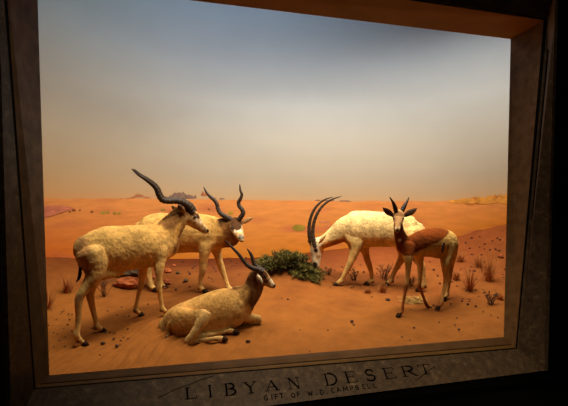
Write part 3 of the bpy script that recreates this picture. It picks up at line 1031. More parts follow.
def color_attr(me, name, cols):
    a = me.color_attributes.new(name, 'FLOAT_COLOR', 'POINT')
    arr = np.ones((len(me.vertices), 4), dtype=np.float32); arr[:, :3] = cols
    a.data.foreach_set('color', arr.ravel())

# ------------------------------------------------------------------ the ground of the case
FEET = DATA['feet']; MND = DATA['plants']['mound']
EC = DATA['mural']['c']
def ground_np(x, y):
    z = -.012 + .115*y + .034*x
    u = np.clip((x-EC[0])/EC[2], -1, 1); ym = EC[3]*np.sqrt(np.maximum(1e-4, 1-u**2)); th = np.degrees(np.arccos(-u))
    w = np.clip((y/ym-.5)/.5, 0, 1); w = w*w*(3-2*w)
    z = z*(1-w) + np.interp(th, [q[0] for q in DATA['mural']['bd']], [q[1] for q in DATA['mural']['bd']])*w
    sw = np.full_like(x, .12); s = np.zeros_like(x)
    for fx, fy, dz in FEET:
        w = np.exp(-((x-fx)**2+(y-fy)**2)/(2*.16**2)); s += w*dz; sw += w
    z = z + s/sw
    z = z + .17*np.exp(-(((x-MND[0]-.02)/.42)**2+((y-MND[1]-.1)/.36)**2))
    return z
def ground(x, y):
    return float(ground_np(np.array([x]), np.array([y]))[0])
def clampn(v, a, b): return np.minimum(np.maximum(v, a), b)

def build_ground():
    X = np.linspace(-2.75, 6.35, 560); NR = 400
    vt = np.linspace(0, 1, NR)**1.4
    ymax = EC[3]*np.sqrt(np.maximum(0, 1-((X-EC[0])/EC[2])**2))
    gx = np.repeat(X[:, None], NR, 1); gy = .3*0+(.29-.29) + .02 + vt[None, :]*(np.maximum(ymax, .05)[:, None]-.02)
    z = ground_np(gx, gy)
    # wind ripples near the glass, gentle unevenness elsewhere
    flat = []
    for a, b in zip(gx.ravel(), gy.ravel()):
        w = noise.noise(Vector((a*1.3, b*1.3, 0)))*1.4 + noise.noise(Vector((a*4, b*4, 3)))*.3
        flat.append((w, noise.noise(Vector((a*2.2, b*2.2, 9))), noise.noise(Vector((a*9, b*9, 5)))))
    fl = np.array(flat).reshape(gx.shape+(3,))
    rip = 1-np.abs(np.sin((gx*.8-gy*.5)*math.pi/.095 + fl[..., 0]*2.6))*2
    mask = clampn((1.7-gy)/.6, 0.04, 1)*clampn((1.5-gx)/.8, 0.05, 1)*clampn(.7+fl[..., 1]*1.6, 0.15, 1)
    z = z + rip*.017*mask + (fl[..., 1]*.018 + fl[..., 2]*.004)*clampn((ymax[:, None]-gy)/.3, 0, 1)
    n = gx.size
    V = np.stack([gx.ravel(), gy.ravel(), z.ravel()], 1)
    me = bpy.data.meshes.new('sand_ground')
    i = np.arange((len(X)-1)*(NR-1)); r = i//(NR-1); c = i % (NR-1); a = r*NR+c
    F = np.stack([a, a+NR, a+NR+1, a+1], 1)
    me.from_pydata(V.tolist(), [], F.tolist()); me.update()
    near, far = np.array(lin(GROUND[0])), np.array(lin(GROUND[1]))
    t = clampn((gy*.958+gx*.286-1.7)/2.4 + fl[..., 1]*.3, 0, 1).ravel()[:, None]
    t2 = clampn((gx-2.3)/1.3, 0, 1).ravel()[:, None]; far = far*(1-t2)+np.array(lin((128,64,26)))*t2  # brighter slope sand at the right, making up for weak light there
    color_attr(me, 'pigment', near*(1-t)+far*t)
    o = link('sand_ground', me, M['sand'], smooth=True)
    struct(o)
    o.name = 'floor'
    return o
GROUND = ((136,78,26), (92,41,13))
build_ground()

# ------------------------------------------------------------------ painted curved backdrop
def wallpt(deg, z, off=0):
    t = math.radians(deg)
    return ((EC[0]-(EC[2]-off)*math.cos(t)), (EC[3]-off)*math.sin(t), z)
def table(tb, x):
    return np.interp(x, [q[0] for q in tb], [q[1] for q in tb])
MU = DATA['mural']
TH = np.linspace(2, 178, 420)
HZ = table(MU['hz'], TH); HZ = HZ + np.array([noise.noise(Vector((t*.25, 0, 1)))*.012 + noise.noise(Vector((t*1.1, 0, 1)))*.008 for t in TH])
BD = table(MU['bd'], TH) + np.array([noise.noise(Vector((t*.5, 3, 1)))*.02 for t in TH])
def strip(name, z0, z1, n, colour, m, parent, off=0.0):
    V = []; C = []
    for i, t in enumerate(TH):
        for j in range(n+1):
            k = j/n; z = z0[i]*(1-k)+z1[i]*k
            V.append(wallpt(t, z, off)); C.append(colour(t, z, k, i))
    F = []
    for i in range(len(TH)-1):
        for j in range(n):
            a = i*(n+1)+j; F.append((a, a+1, a+n+2, a+n+1))
    me = bpy.data.meshes.new(name); me.from_pydata(V, [], F); me.update()
    color_attr(me, 'pigment', np.array(C, dtype=np.float32))
    return link(name, me, m, parent, True)
def ramp(stops, x):
    x = min(max(x, stops[0][0]), stops[-1][0])
    for (a, ca), (b, cb) in zip(stops, stops[1:]):
        if x <= b:
            k = (x-a)/(b-a+1e-9); return np.array(ca)*(1-k)+np.array(cb)*k
    return np.array(stops[-1][1])
SKY_C = [(q, lin(c)) for q, c in ((0,(196,154,108)),(.04,(186,158,122)),(.12,(180,164,140)),(.3,(192,184,168)),(.5,(197,198,195)),(.72,(178,188,198)),(.95,(152,172,192)),(1.3,(136,158,184)))]
SKY_L = [(q, lin(c)) for q, c in ((0,(204,144,86)),(.04,(196,150,98)),(.12,(190,156,112)),(.3,(192,174,146)),(.5,(190,184,170)),(.72,(172,182,184)),(.95,(144,168,180)),(1.3,(130,152,172)))]
def sky_col(t, z, k, i):
    h = (z-HZ[i])/3.3
    w = min(max((t-42)/45, 0), 1); w = w*w*(3-2*w)
    return ramp(SKY_L, h)*(1-w)+ramp(SKY_C, h)*w
DUNE_FAR, DUNE_NEAR, DUNE_L = lin((218,140,74)), lin((196,116,34)), lin((192,88,20))
def dune_col(t, z, k, i):
    w = min(max((t-42)/40, 0), 1)
    c = np.array(DUNE_FAR)*k + (np.array(DUNE_NEAR)*w+np.array(DUNE_L)*(1-w))*(1-k)
    v = noise.noise(Vector((t*.14, z*6, 4)))
    m_ = max(0, v-.12)*1.4
    return c*(1-m_) + np.array(lin((184,100,64)))*m_
def slope_col(t, z, k, i):
    v = noise.noise(Vector((t*.2, z*7, 8)))*.5+.5
    return np.array(lin((160,78,34)))*v + np.array(lin((140,70,40)))*(1-v)
mural = thing('painted_backdrop', 'curved painted backdrop of hazy sky over orange desert dunes', 'mural')
strip('sky', HZ, np.full(len(TH), 5.3), 60, sky_col, M['paint_sky'], mural)
strip('dune_field', BD, HZ, 26, dune_col, M['paint_dune'], mural)
lowz = BD-.35
strip('shaded_slope', lowz, BD+.004, 12, slope_col, M['paint_slope'], mural)
FEAT_M = {'shrub_green': (150,128,44), 'shrub_dark': (128,72,34), 'shrub_olive': (150,128,40), 'shrub_bright': (146,122,42), 'rock': (180,112,72),
          'rock_violet': (134,104,88), 'rock_gold': (222,150,62), 'rock_gold2': (192,116,50), 'streak': (196,122,84)}
FEAT_N = {'shrub_green': 'painted_shrub', 'shrub_dark': 'painted_shrub', 'shrub_olive': 'painted_shrub', 'shrub_bright': 'painted_bush', 'rock': 'painted_outcrop',
          'rock_violet': 'painted_outcrop', 'rock_gold': 'painted_outcrop', 'rock_gold2': 'painted_outcrop', 'streak': 'painted_sand_streak'}
fm = {k: mat('paint_'+k, c, .9, .3, 9, spec=.1) for k, c in FEAT_M.items()}
for q, (kind, t, z, w, h) in enumerate(MU['feat']):
    bm = bmesh.new(); N = 22; top = []; bot = []
    for i in range(N+1):
        u = i/N*2-1
        if kind.startswith('rock'):
            env = (1-abs(u)**2.2)**.6 if abs(u) < 1 else 0
            hh = env*h*(.6+.55*noise.noise(Vector((u*3.1+q*3, q, 0)))+.5*noise.noise(Vector((u*8+q, 2, q))))
            lo = -(.45 if 'gold' in kind else .12)*h*env
        else:
            env = math.sqrt(max(0, 1-u*u))
            hh = env*h*.5*(1+.5*noise.noise(Vector((u*4+q, q, 7)))); lo = -env*h*(.2 if kind == 'streak' else .42)*(1+.3*noise.noise(Vector((u*4+q, q, 17))))
        top.append(bm.verts.new(wallpt(t+u*w/2, z+max(hh, .002), .004))); bot.append(bm.verts.new(wallpt(t+u*w/2, z+lo-.002, .004)))
    for i in range(N): bm.faces.new((bot[i], bot[i+1], top[i+1], top[i]))
    o = obj(FEAT_N[kind], bm, fm[kind], mural)
    if kind == 'shrub_bright': o['label'] = 'yellow green painted bush in the dunes'
def wall_patch(name, pts, c):
    bm = bmesh.new(); cx = sum(p[0] for p in pts)/len(pts)
    vs = [bm.verts.new(wallpt(p[0], p[1], .005)) for p in pts]
    bm.faces.new(vs); bmesh.ops.triangulate(bm, faces=bm.faces)
    return obj(name, bm, mat(name, c, .9, .3, 9, spec=.1, stretch=(1,1,4)), mural)
wall_patch('painted_dune_shadow', MU['dune'], (190,110,78))
wall_patch('painted_sand_streak', MU['streak'], (222,124,50))

# ------------------------------------------------------------------ lofted, fused animals
def catmull(P, s):
    out = []
    n = len(P)
    for i in range(n-1):
        p0 = P[max(i-1, 0)]; p1 = P[i]; p2 = P[i+1]; p3 = P[min(i+2, n-1)]
        for j in range(s):
            t = j/s
            out.append(.5*((2*p1)+(-p0+p2)*t+(2*p0-5*p1+4*p2-p3)*t*t+(-p0+3*p1-3*p2+p3)*t**3))
    out.append(P[-1]); return out
def loft(bm, side, st, seg=16, sub=4, cap=.6, store=None, colour=None, ridge=0):
    P = catmull([np.array(q, float) for q in st], sub)
    rings = []
    n = len(P)
    side = Vector(side)
    data = []
    for i, q in enumerate(P):
        a = P[max(i-1, 0)][:3]; b = P[min(i+1, n-1)][:3]
        t = Vector(b-a)
        if t.length < 1e-6: t = Vector((0,0,1))
        t.normalize(); r = max(q[3], .001)
        if ridge and i/n < .72: r *= 1+ridge*math.sin(i*2*math.pi/4.0)
        data.append((Vector(q[:3]), t, r, max(q[4], .2)))
    ext = []
    c0, t0, r0, e0 = data[0]; c1, t1, r1, e1 = data[-1]
    pre = [(c0-t0*r0*cap*f, t0, r0*g, e0) for f, g in ((1, .12), (.85, .55), (.5, .87))]
    post = [(c1+t1*r1*cap*f, t1, r1*g, e1) for f, g in ((.5, .87), (.85, .55), (1, .12))]
    for c, t, r, e in pre+data+post:
        s = side-t*side.dot(t)
        if s.length < .05: s = t.orthogonal()
        s.normalize(); u = s.cross(t)
        ring = []
        for k in range(seg):
            a = 2*math.pi*k/seg
            p = c+u*(r*math.cos(a))+s*(r*e*math.sin(a))
            ring.append(bm.verts.new(p))
            if store is not None and k % 2 == 0: store.append((p, colour))
        rings.append(ring)
    for A, B in zip(rings, rings[1:]):
        for k in range(seg): bm.faces.new((A[k], A[(k+1) % seg], B[(k+1) % seg], B[k]))
    bm.faces.new(rings[0][::-1]); bm.faces.new(rings[-1])
def fused(name, bm, voxel, smooth_it=3):
    bmesh.ops.recalc_face_normals(bm, faces=bm.faces)
    me = bpy.data.meshes.new(name+'_raw'); bm.to_mesh(me); bm.free()
    o = bpy.data.objects.new(name+'_raw', me); col.objects.link(o)
    r = o.modifiers.new('fuse', 'REMESH'); r.mode = 'VOXEL'; r.voxel_size = voxel
    s = o.modifiers.new('relax', 'SMOOTH'); s.factor = .5; s.iterations = 7
    dg = bpy.context.evaluated_depsgraph_get(); ev = o.evaluated_get(dg)
    out = bpy.data.meshes.new_from_object(ev); out.name = name
    bpy.data.objects.remove(o); bpy.data.meshes.remove(me)
    return out
def smooth01(x): x = np.clip(x, 0, 1); return x*x*(3-2*x)
def poly_dist(px, pz, poly):
    """signed distance (positive inside) in the animal's own side plane"""
    d = np.full(px.shape, 1e9); ins = np.zeros(px.shape, bool); n = len(poly)
    for i in range(n):
        ax, az = poly[i]; bx, bz = poly[(i+1) % n]
        ex, ez = bx-ax, bz-az; L = ex*ex+ez*ez+1e-12
        t = np.clip(((px-ax)*ex+(pz-az)*ez)/L, 0, 1)
        d = np.minimum(d, np.hypot(px-ax-t*ex, pz-az-t*ez))
        c = ((az > pz) != (bz > pz)) & (px < (bx-ax)*(pz-az)/(bz-az+1e-12)+ax)
        ins ^= c
    return np.where(ins, d, -d)
def build_animal(key, name, label, cat, foot):
    feet = foot
    A = DATA['animals'][key]
    root = thing(name, label, cat, foot)
    bm = bmesh.new(); store = []
    for nm, c, side, st in A['body']:
        cp = {'torso': .75, 'head': .7, 'leg': .5, 'ear': .8}.get(nm, .55)
        if nm == 'leg' and st[-1][3] < .033 and not (key == 'C' and st[0][3] > .05):
            a = Vector(st[-2][:3]); d = Vector(st[-1][:3])-a; r_ = st[-2][3]; b0 = a-Vector((d.x, d.y, 0)).normalized()*r_*.75-Vector((0,0,r_*.2))
            loft(bm, side, [(*b0, r_*.5, 1.5), (*(b0+Vector((0,0,-r_*.55))), r_*.4, 1.5)], 10, 2, .5, store, 'nose')
        loft(bm, side, st, 32 if nm == 'torso' else 20, 5, cp, store, c)
    me = fused('body', bm, .0075)
    n = len(me.vertices); co = np.empty(n*3); me.vertices.foreach_get('co', co); co = co.reshape(-1, 3)
    kd = kdtree.KDTree(len(store))
    for i, (p, c) in enumerate(store): kd.insert(p, i)
    kd.balance()
    pal = {c: np.array(lin(COAT[c])) for c in COAT}
    cols = np.empty((n, 3))
    for i in range(n):
        w = 0; a = np.zeros(3)
        for p, j, d in kd.find_n(co[i], 6):
            k = 1/(d+.012)**2; a += pal[store[j][1]]*k; w += k
        cols[i] = a/w
    hd = np.array(A['hd'])
    s = co @ hd
    from mathutils.bvhtree import BVHTree
    bvh = BVHTree.FromPolygons([tuple(v) for v in co], [tuple(p.vertices) for p in me.polygons])
    eye_pt = Vector(CAM['loc']); nvec = Vector(A['n']); O0 = Vector(A['O'])
    def snap(p):
        p = Vector(p); d = (p-eye_pt).normalized(); h = bvh.ray_cast(eye_pt, d)
        return h[0] if h[0] is not None and (h[0]-p).length < .2 else p
    def mirror(p):
        k = (p-O0); k.z = 0
        return p-2*k.dot(nvec)*nvec
    paint = []
    for q in A['paint']:
        if q[0] == 'sph':
            p = snap(q[1]); paint.append(('sph', tuple(p))+tuple(q[2:]))
            if key in 'ACD': paint.append(('sph', tuple(mirror(p)))+tuple(q[2:]))
        else: paint.append(q)
    for q in paint:
        if q[0] == 'sph':
            _, p, r, c, soft = q
            d = np.linalg.norm(co-np.array(p), axis=1)
            w = smooth01((r-d)/(r*soft)+.5)
        else:
            _, P, c, soft = q
            pts = [(float(np.dot(p, hd)), p[2]) for p in P]
            w = smooth01(poly_dist(s, co[:, 2], pts)/soft+.5)
        w = w[:, None]; cols = cols*(1-w)+pal[c]*w
    # coat pattern: darker patches of worn, soiled and lying hair, fixed to the skin
    for i in range(n):
        v = noise.noise(Vector(co[i])*5.5)*.26+noise.noise(Vector(co[i])*15)*.22+noise.noise(Vector((co[i][0], co[i][1], co[i][2]*.4))*40)*.14
        cols[i] *= 1+v
    color_attr(me, 'coat', np.clip(cols, 0, 1))
    nr = np.empty(n*3); me.vertices.foreach_get('normal', nr); nr = nr.reshape(-1, 3)
    tk = np.array([noise.noise(Vector((c[0]*7, c[1]*7, c[2]*4)))*.007+noise.noise(Vector(c)*22)*.0035 for c in co])
    thick = np.clip((co[:, 2]-ground(*feet[:2])-.3)/.25, .15, 1) if key != 'C' else np.full(n, .8)
    co2 = co+nr*(tk*thick*(.45 if key in 'DE' else .8))[:, None]
    me.vertices.foreach_set('co', co2.ravel())
    body = link('body', me, M['coat'], None, True)
    adopt(root, body)
    def part(nm, chains, m, seg=12, sub=4, ridge=0, cap=.5, sm=True):
        bm = bmesh.new()
        for nm_, c, side, st in chains: loft(bm, side, st, seg, sub, cap, ridge=ridge)
        o = obj(nm, bm, m, None, sm); adopt(root, o); return o
    for h in A['horns']: part('horn', [h], M['horn'], 14, 8, .09)
    for h in A['tuft']: part(h[0], [h], M['dark_hair'] if h[1] == 'dark' else M['tail_hair'], 8)
    for e in A['eyes']:
        p = e[3][0]; bm = bmesh.new()
        c = snap(p[:3]); c = c+(c-eye_pt).normalized()*p[3]*.25; bm.free()
        for cc in ([c, mirror(c)] if key in 'ACD' else [c]):
            bm = bmesh.new()
            bmesh.ops.create_uvsphere(bm, u_segments=12, v_segments=8, radius=p[3], matrix=Matrix.Translation(cc))
            o = obj('eye', bm, M['eye'], None, True); adopt(root, o)
    nv = Vector(A['n'])
    for nm, c, side, st in A['body']:
        if nm != 'leg' or len(st) < 4 or st[-1][3] > .033: continue
        if key == 'C' and st[0][3] > .05: continue
        a = Vector(st[-2][:3]); b = Vector(st[-1][:3]); r = st[-1][3]; d = (b-a)
        if key == 'C' and d.length > .2: continue
        chains = []
        for sg in (-1, 1):
            o_ = nv*(.5*r*sg)
            fl = Vector((d.x, d.y, d.z*.25)).normalized(); dn = Vector((0,0,-r*.25))
            p0 = a.lerp(b, .6)+o_; p1 = b+o_+dn*.4; p2 = b+fl*r*1.6+o_+dn*2
            chains.append(('hoof', '', side, [(*p0, r*.8, .75), (*p1, r*1.3, .75), (*p2, r*.6, 1)]))
        part('hoof', chains, M['hoof'], 10, 3)
    return root
def feet_mid(key):
    legs = [st[-1] for nm, c, s, st in DATA['animals'][key]['body'] if nm == 'leg']
    x = sum(p[0] for p in legs)/len(legs); y = sum(p[1] for p in legs)/len(legs); return (x, y, ground(x, y))
build_animal('A', 'addax', 'pale standing addax at the left with long spiral horns swept back over its shoulders', 'antelope', feet_mid('A'))
build_animal('B', 'addax', 'addax standing behind the leftmost one, brown forehead and upright corkscrew horns turned to the glass', 'antelope', feet_mid('B'))
build_animal('C', 'addax', 'addax lying on the sand with legs folded and head raised before the green shrub', 'antelope', feet_mid('C'))
build_animal('D', 'oryx', 'white scimitar horned oryx with rusty neck lowering its head to the shrub', 'antelope', feet_mid('D'))
build_animal('E', 'gazelle', 'slender reddish brown and white gazelle facing the glass at the right', 'gazelle', feet_mid('E'))

# ------------------------------------------------------------------ plants
PLN = DATA['plants']
def blade(bm, p, d, L, w, droop=.3, n=4):
    side = d.cross(Vector((0,0,1)))
    if side.length < .01: side = Vector((1,0,0))
    side.normalize(); rows = []
    for i in range(n+1):
        k = i/n; c = p+d*L*k+Vector((0,0,-droop*L*k*k)); ww = w*(1-k*.85)
        rows.append((bm.verts.new(c-side*ww), bm.verts.new(c+Vector((0,0,ww*.8))), bm.verts.new(c+side*ww)))
    for a, b in zip(rows, rows[1:]):
        bm.faces.new((a[0], a[1], b[1], b[0])); bm.faces.new((a[1], a[2], b[2], b[1])); bm.faces.new((a[2], a[0], b[0], b[2]))
def stem(bm, p, q, r0, r1, n=5, wob=.02):
    pts = []
    for i in range(n+1):
        k = i/n; c = p.lerp(q, k)
        c = c+Vector((random.uniform(-wob, wob), random.uniform(-wob, wob), random.uniform(-wob, wob)*.5+ .12*(q-p).length*math.sin(k*math.pi)))*(1 if 0 < i < n else 0)
        pts.append(c)
    rings = []
    for i, c in enumerate(pts):
        t = (pts[min(i+1, n)]-pts[max(i-1, 0)]).normalized(); u = t.orthogonal().normalized(); v = t.cross(u); r = r0+(r1-r0)*i/n
        rings.append([bm.verts.new(c+u*r*math.cos(a)+v*r*math.sin(a)) for a in (0, 1.57, 3.14, 4.71)])
    for A, B in zip(rings, rings[1:]):
        for k in range(4): bm.faces.new((A[k], A[(k+1) % 4], B[(k+1) % 4], B[k]))
    return pts
def shrub():
    x0, y0 = MND[0], MND[1]; z0 = ground(x0, y0)
    root = thing('desert_shrub', 'low spreading dark green shrub on a sand mound in the middle of the case', 'shrub', (x0, y0, z0))
    lb = bmesh.new(); sb = bmesh.new()
    for (cx, cy, cz, rx, rz) in PLN['bush']:
        c = Vector((cx, cy, cz)); rt = Vector(CAM['R']); fw = Vector((-rt.y, rt.x, 0))
        for i in range(58):
            u = Vector((random.gauss(0, 1), random.gauss(0, 1), random.gauss(.35, 1))).normalized()
            k = random.uniform(.72, 1.06)
            tip = c+rt*(u.x*rx*k)+fw*(u.y*.24*k)+Vector((0,0,u.z*rz*k))
            g = ground(tip.x, tip.y)
            if tip.z < g+.02: tip.z = g+random.uniform(.02, .07)
            base = Vector((x0+(cx-x0)*.6+random.uniform(-.06, .06), y0+(cy-y0)*.6+random.uniform(-.06, .06), 0)); base.z = ground(base.x, base.y)-.01
            pts = stem(sb, base, tip, .006, .002)
            out = (tip-base).normalized()
            for j in range(26):
                kk = random.uniform(.45, 1); f = kk*(len(pts)-1); a = int(min(f, len(pts)-2)); p = pts[a].lerp(pts[a+1], f-a)
                d = (out*.7+Vector((random.uniform(-1, 1), random.uniform(-1, 1), random.uniform(-.5, 1)))).normalized()
                blade(lb, p, d, random.uniform(.03, .06), random.uniform(.004, .0075), .2, 2)
    f = obj('foliage', lb, M['leaf']); adopt(root, f)
    s = obj('stems', sb, M['twig']); adopt(root, s)
shrub()
def tuft(x, y, hgt, kind, label, group=None, name=None):
    z = ground(x, y); bm = bmesh.new(); p = Vector((x, y, z-.005))
    n = 150 if kind == 'grass' else 12
    for i in range(n):
        a = random.uniform(0, 6.283); sp = random.uniform(.05, .8)
        d = Vector((math.cos(a)*sp, math.sin(a)*sp, 1)).normalized(); L = hgt*random.uniform(.55, 1.1)
        q = p+Vector((math.cos(a), math.sin(a), 0))*random.uniform(0, .03)
        if kind == 'grass': blade(bm, q, d, L, .003, .12, 3)
        else:
            tip = q+d*L; pts = stem(bm, q, tip, .0045, .0018, 5, .012)
            for j in range(5):
                s0 = pts[random.randint(2, 4)]; e = s0+Vector((random.uniform(-1, 1), random.uniform(-1, 1), random.uniform(.2, 1))).normalized()*L*random.uniform(.2, .4)
                stem(bm, s0, e, .0025, .0012, 2, .004)
    o = obj(name or ('dry_grass_tuft' if kind == 'grass' else 'dry_twig_plant'), bm, M['twig'] if kind != 'grass' else M['grass'])
    return tag(o, label, 'grass' if kind == 'grass' else 'dry plant', group)
TL = ['bare branching twigs growing behind the hind legs of the left addax', 'dry grass tuft in the far left corner, nearest to the frame', 'dry grass tuft in the left corner, second from the frame',
 'short dry grass just behind the left addax rump', 'low bare twig plant behind the front hooves of the oryx', 'bare twig plant standing under the belly of the oryx', 'small dry grass clump in front of the hooves of the oryx',
 'wide dry grass clump right of the gazelle, nearest to its hind legs', 'tall dry grass tuft near the right frame, behind the wide clump', 'bare twig plant near the right frame, in front of the dry grass',
 'dry grass tuft at the right, far back on the slope', 'faint dry grass tuft just right of the gazelle rump, far back', 'small dry grass tuft close to the hind hooves of the gazelle', 'bare twigs under the chest of the gazelle, behind its forelegs',
 'short dry grass at the right frame edge', 'tiny twig plant under the lowered muzzle of the oryx', 'very small dry grass clump left of the one by the oryx hooves']
for (x, y, k, h, kind), lb in zip(PLN['tufts'], TL):
    tuft(x, y, h*k, kind, lb)
def clump():
    x, y, k = PLN['clump']; bm = bmesh.new()
    for i in range(240):
        px = x+max(-.16, min(.16, random.gauss(0, .075))); py = y+max(-.07, min(.07, random.gauss(0, .035))); a = random.uniform(0, 6.283)
        blade(bm, Vector((px, py, ground(px, py))), Vector((math.cos(a), math.sin(a), random.uniform(.25, .9))).normalized(), random.uniform(.05, .11), .006, .3, 3)
    tag(obj('creeping_plant', bm, M['grass2']), 'low tangled creeping plant on the sand between the gazelle forelegs', 'dry plant')
clump()

# ------------------------------------------------------------------ rocks and pebbles
def rock_mesh(seed, sub=3, rough=.35, sc=(1,1,1)):
    bm = bmesh.new(); bmesh.ops.create_icosphere(bm, subdivisions=sub, radius=1)
    for v in bm.verts:
        n = v.co.normalized(); q = Vector((round(n.x*1.6)/1.6, round(n.y*1.6)/1.6, round(n.z*1.6)/1.6))
        f = 1+rough*noise.noise(n*1.8+Vector((seed*3.1, 0, seed)))+.12*noise.noise(n*5+Vector((seed, 7, 0)))
        c = (n*.7+q*.3)*f; v.co = Vector((c.x*sc[0], c.y*sc[1], c.z*sc[2]))
    return bm
def rock(x, y, w, label, sc=(1,.8,.6), m='rock', name='rock', seed=1, rot=0, group=None, sink=.3):
    bm = rock_mesh(seed, 3, .4, tuple(w/2*s for s in sc))
    o = obj(name, bm, M[m]); o.location = (x, y, ground(x, y)+w/2*sc[2]*(1-sink*2+.3)); o.rotation_euler = (0, 0, rot)
    return tag(o, label, 'rock', group)
x, y, k = PLN['slab']; rock(x, y, 25*k, 'orange brown slab of rock lying behind the belly of the left addax', (1,.6,.5), 'rock', 'rock_slab', 3, -.2)
x, y, k = PLN['slab2']; rock(x, y+.12, 28*k, 'darker slab of rock behind the orange one by the left addax', (1,.5,.5), 'rock_dark', 'rock_slab', 5, .1)
RL = ['small rock left of the pair of rocks between the two left addaxes', 'small rock right of the larger ones between the two left addaxes', 'broad flat rock nearest the glass between the two left addaxes', 'small reddish rock at the back between the two left addaxes',
 'little rock just behind the foreleg of the second addax', 'tiny rock farthest back between the two left addaxes', 'reddish rock high on the slope beside the right frame', 'small rock at the foot of the dry grass by the right frame',
 'rock just behind the near foreleg of the left addax', 'rock at the left end of the orange slab', 'small rock right of the gazelle rump, far back', 'small rock far back on the right slope', 'small rock on the slope directly above the gazelle rump side',
 'small rock a little right of the gazelle hind leg', 'small rock by the hoof of the second addax', 'small rock in front of the broad flat rock by the left addax foreleg']
for i, ((x, y, k, w), lb) in enumerate(zip(PLN['rocks'], RL)):
    rock(x, y, w*k, lb, (1, .8, .55), 'rock' if i % 3 != 1 else 'rock_dark', 'rock', 10+i, i*1.3)
peb = [rock_mesh(40+i, 2, .5, (1,.8,.55)) for i in range(4)]
pm = []
for b in peb:
    me = bpy.data.meshes.new('pebble'); b.to_mesh(me); b.free(); me.materials.append(M['pebble']); pm.append(me)
for i, (x, y, k, w) in enumerate(PLN['pebs']):
    s = w*k*.72
    if x < -.15 and y < 2.1: zone = ('small dark pebble lying on the sand around the left addax', 'pebbles around the left addax')
    elif y > 2.1: zone = ('tiny dark pebble on the far sand beyond the animals in front', 'pebbles on the far sand')
    else: zone = ('small dark pebble on the open foreground sand near the glass', 'pebbles on the open foreground sand')
    o = bpy.data.objects.new('pebble', pm[i % 4]); col.objects.link(o)
    o.location = (x, y, ground(x, y)+s*.45); o.scale = (s, s, s); o.rotation_euler = (0, 0, i*2.1); tag(o, zone[0], 'pebble', zone[1])

# ------------------------------------------------------------------ the case front: reveals, stone surround, inscription, glass
FRM = DATA['frame']; G = [Vector(p) for p in FRM['glass']]; R_ = [Vector(p) for p in FRM['groove']]; O = [Vector(p) for p in FRM['outer']]
def hexa(bm, a, b):
    va = [bm.verts.new(p) for p in a]; vb = [bm.verts.new(p) for p in b]
    bm.faces.new(va); bm.faces.new(vb[::-1])
    for i in range(4): bm.faces.new((va[i], va[(i+1) % 4], vb[(i+1) % 4], vb[i]))
CEN = (G[0]+G[1]+G[2]+G[3])/4
def ring_piece(name, A, B, i, segs, mats, thick=.03):
    j = (i+1) % 4
    e = (A[j]-A[i]).normalized(); w = ((B[i]+B[j])/2-(A[i]+A[j])/2); n = e.cross(w).normalized()
    if n.dot((A[i]+A[j])/2-CEN) < 0: n = -n
    bm = bmesh.new(); fi = []
    k0 = 0
    for (k1, mi, rec) in segs:
        q = [A[i].lerp(B[i], k0), A[j].lerp(B[j], k0), A[j].lerp(B[j], k1), A[i].lerp(B[i], k1)]
        q = [p+n*rec for p in q]; nf = len(bm.faces); hexa(bm, q, [p+n*thick for p in q])
        bm.faces.ensure_lookup_table()
        for f in bm.faces[nf:]: f.material_index = mi
        k0 = k1
    o = obj(name, bm, None)
    for m in mats: o.data.materials.append(m)
    return o
SEG_SIDE = [(.9, 0, 0), (1, 1, 0)]
SEG_BOT = [(.6, 0, 0), (.67, 2, .004), (.9, 1, 0), (1, 2, 0)]
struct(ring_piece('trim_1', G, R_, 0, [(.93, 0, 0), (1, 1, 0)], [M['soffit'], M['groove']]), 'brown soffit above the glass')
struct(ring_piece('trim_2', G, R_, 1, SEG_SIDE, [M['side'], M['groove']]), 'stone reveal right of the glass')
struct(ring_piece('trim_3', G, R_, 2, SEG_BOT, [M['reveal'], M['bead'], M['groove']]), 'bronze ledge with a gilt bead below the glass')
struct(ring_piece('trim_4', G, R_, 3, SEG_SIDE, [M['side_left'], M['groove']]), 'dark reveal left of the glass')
struct(ring_piece('trim_5', R_, O, 0, [(1, 0, 0)], [M['marble']]), 'dark stone surround above')
struct(ring_piece('trim_6', R_, O, 1, [(1, 0, 0)], [M['marble']]), 'dark stone surround at the right')
struct(ring_piece('trim_7', R_, O, 3, [(1, 0, 0)], [M['marble']]), 'dark stone surround at the left')
sill = ring_piece('stone_sill', R_, O, 2, [(1, 0, 0)], [M['marble']]); tag(sill, 'mottled dark stone sill below the glass cut with LIBYAN DESERT', 'stone sill')
bm = bmesh.new()
B0 = [Vector(p) for p in ((-4.2,0,5.4), (7.8,0,5.4), (7.8,0,-.15), (-4.2,0,-.15))]
for i in range(4):
    j = (i+1) % 4
    a = [O[i]+Vector((0,.002,0)), O[j]+Vector((0,.002,0)), Vector((B0[j].x, -.348, B0[j].z)), Vector((B0[i].x, -.348, B0[i].z))]
    ri, rj = CEN+(R_[i]-CEN)*1.05, CEN+(R_[j]-CEN)*1.05
    b = [Vector((ri.x, 0, ri.z)), Vector((rj.x, 0, rj.z)), Vector((B0[j].x, 0, B0[j].z)), Vector((B0[i].x, 0, B0[i].z))]
    a[0] = O[i]+(O[i]-CEN)*.03; a[1] = O[j]+(O[j]-CEN)*.03
    a[0].y = a[1].y = -.346
    hexa(bm, a, b)
struct(obj('wall_front', bm, M['black']))
bm = bmesh.new(); GG = [CEN+(p-CEN)*1.012 for p in G]; hexa(bm, GG, [p+Vector((0,.008,0)) for p in GG])
struct(obj('window_1', bm, M['glass']), 'glass of the display case')
bm = bmesh.new(); hexa(bm, [Vector(p) for p in ((-4.2,-7,0), (7.8,-7,0), (7.8,-.36,0), (-4.2,-.36,0))], [Vector(p) for p in ((-4.2,-7,-.1), (7.8,-7,-.1), (7.8,-.36,-.1), (-4.2,-.36,-.1))])
struct(obj('floor', bm, M['black']))
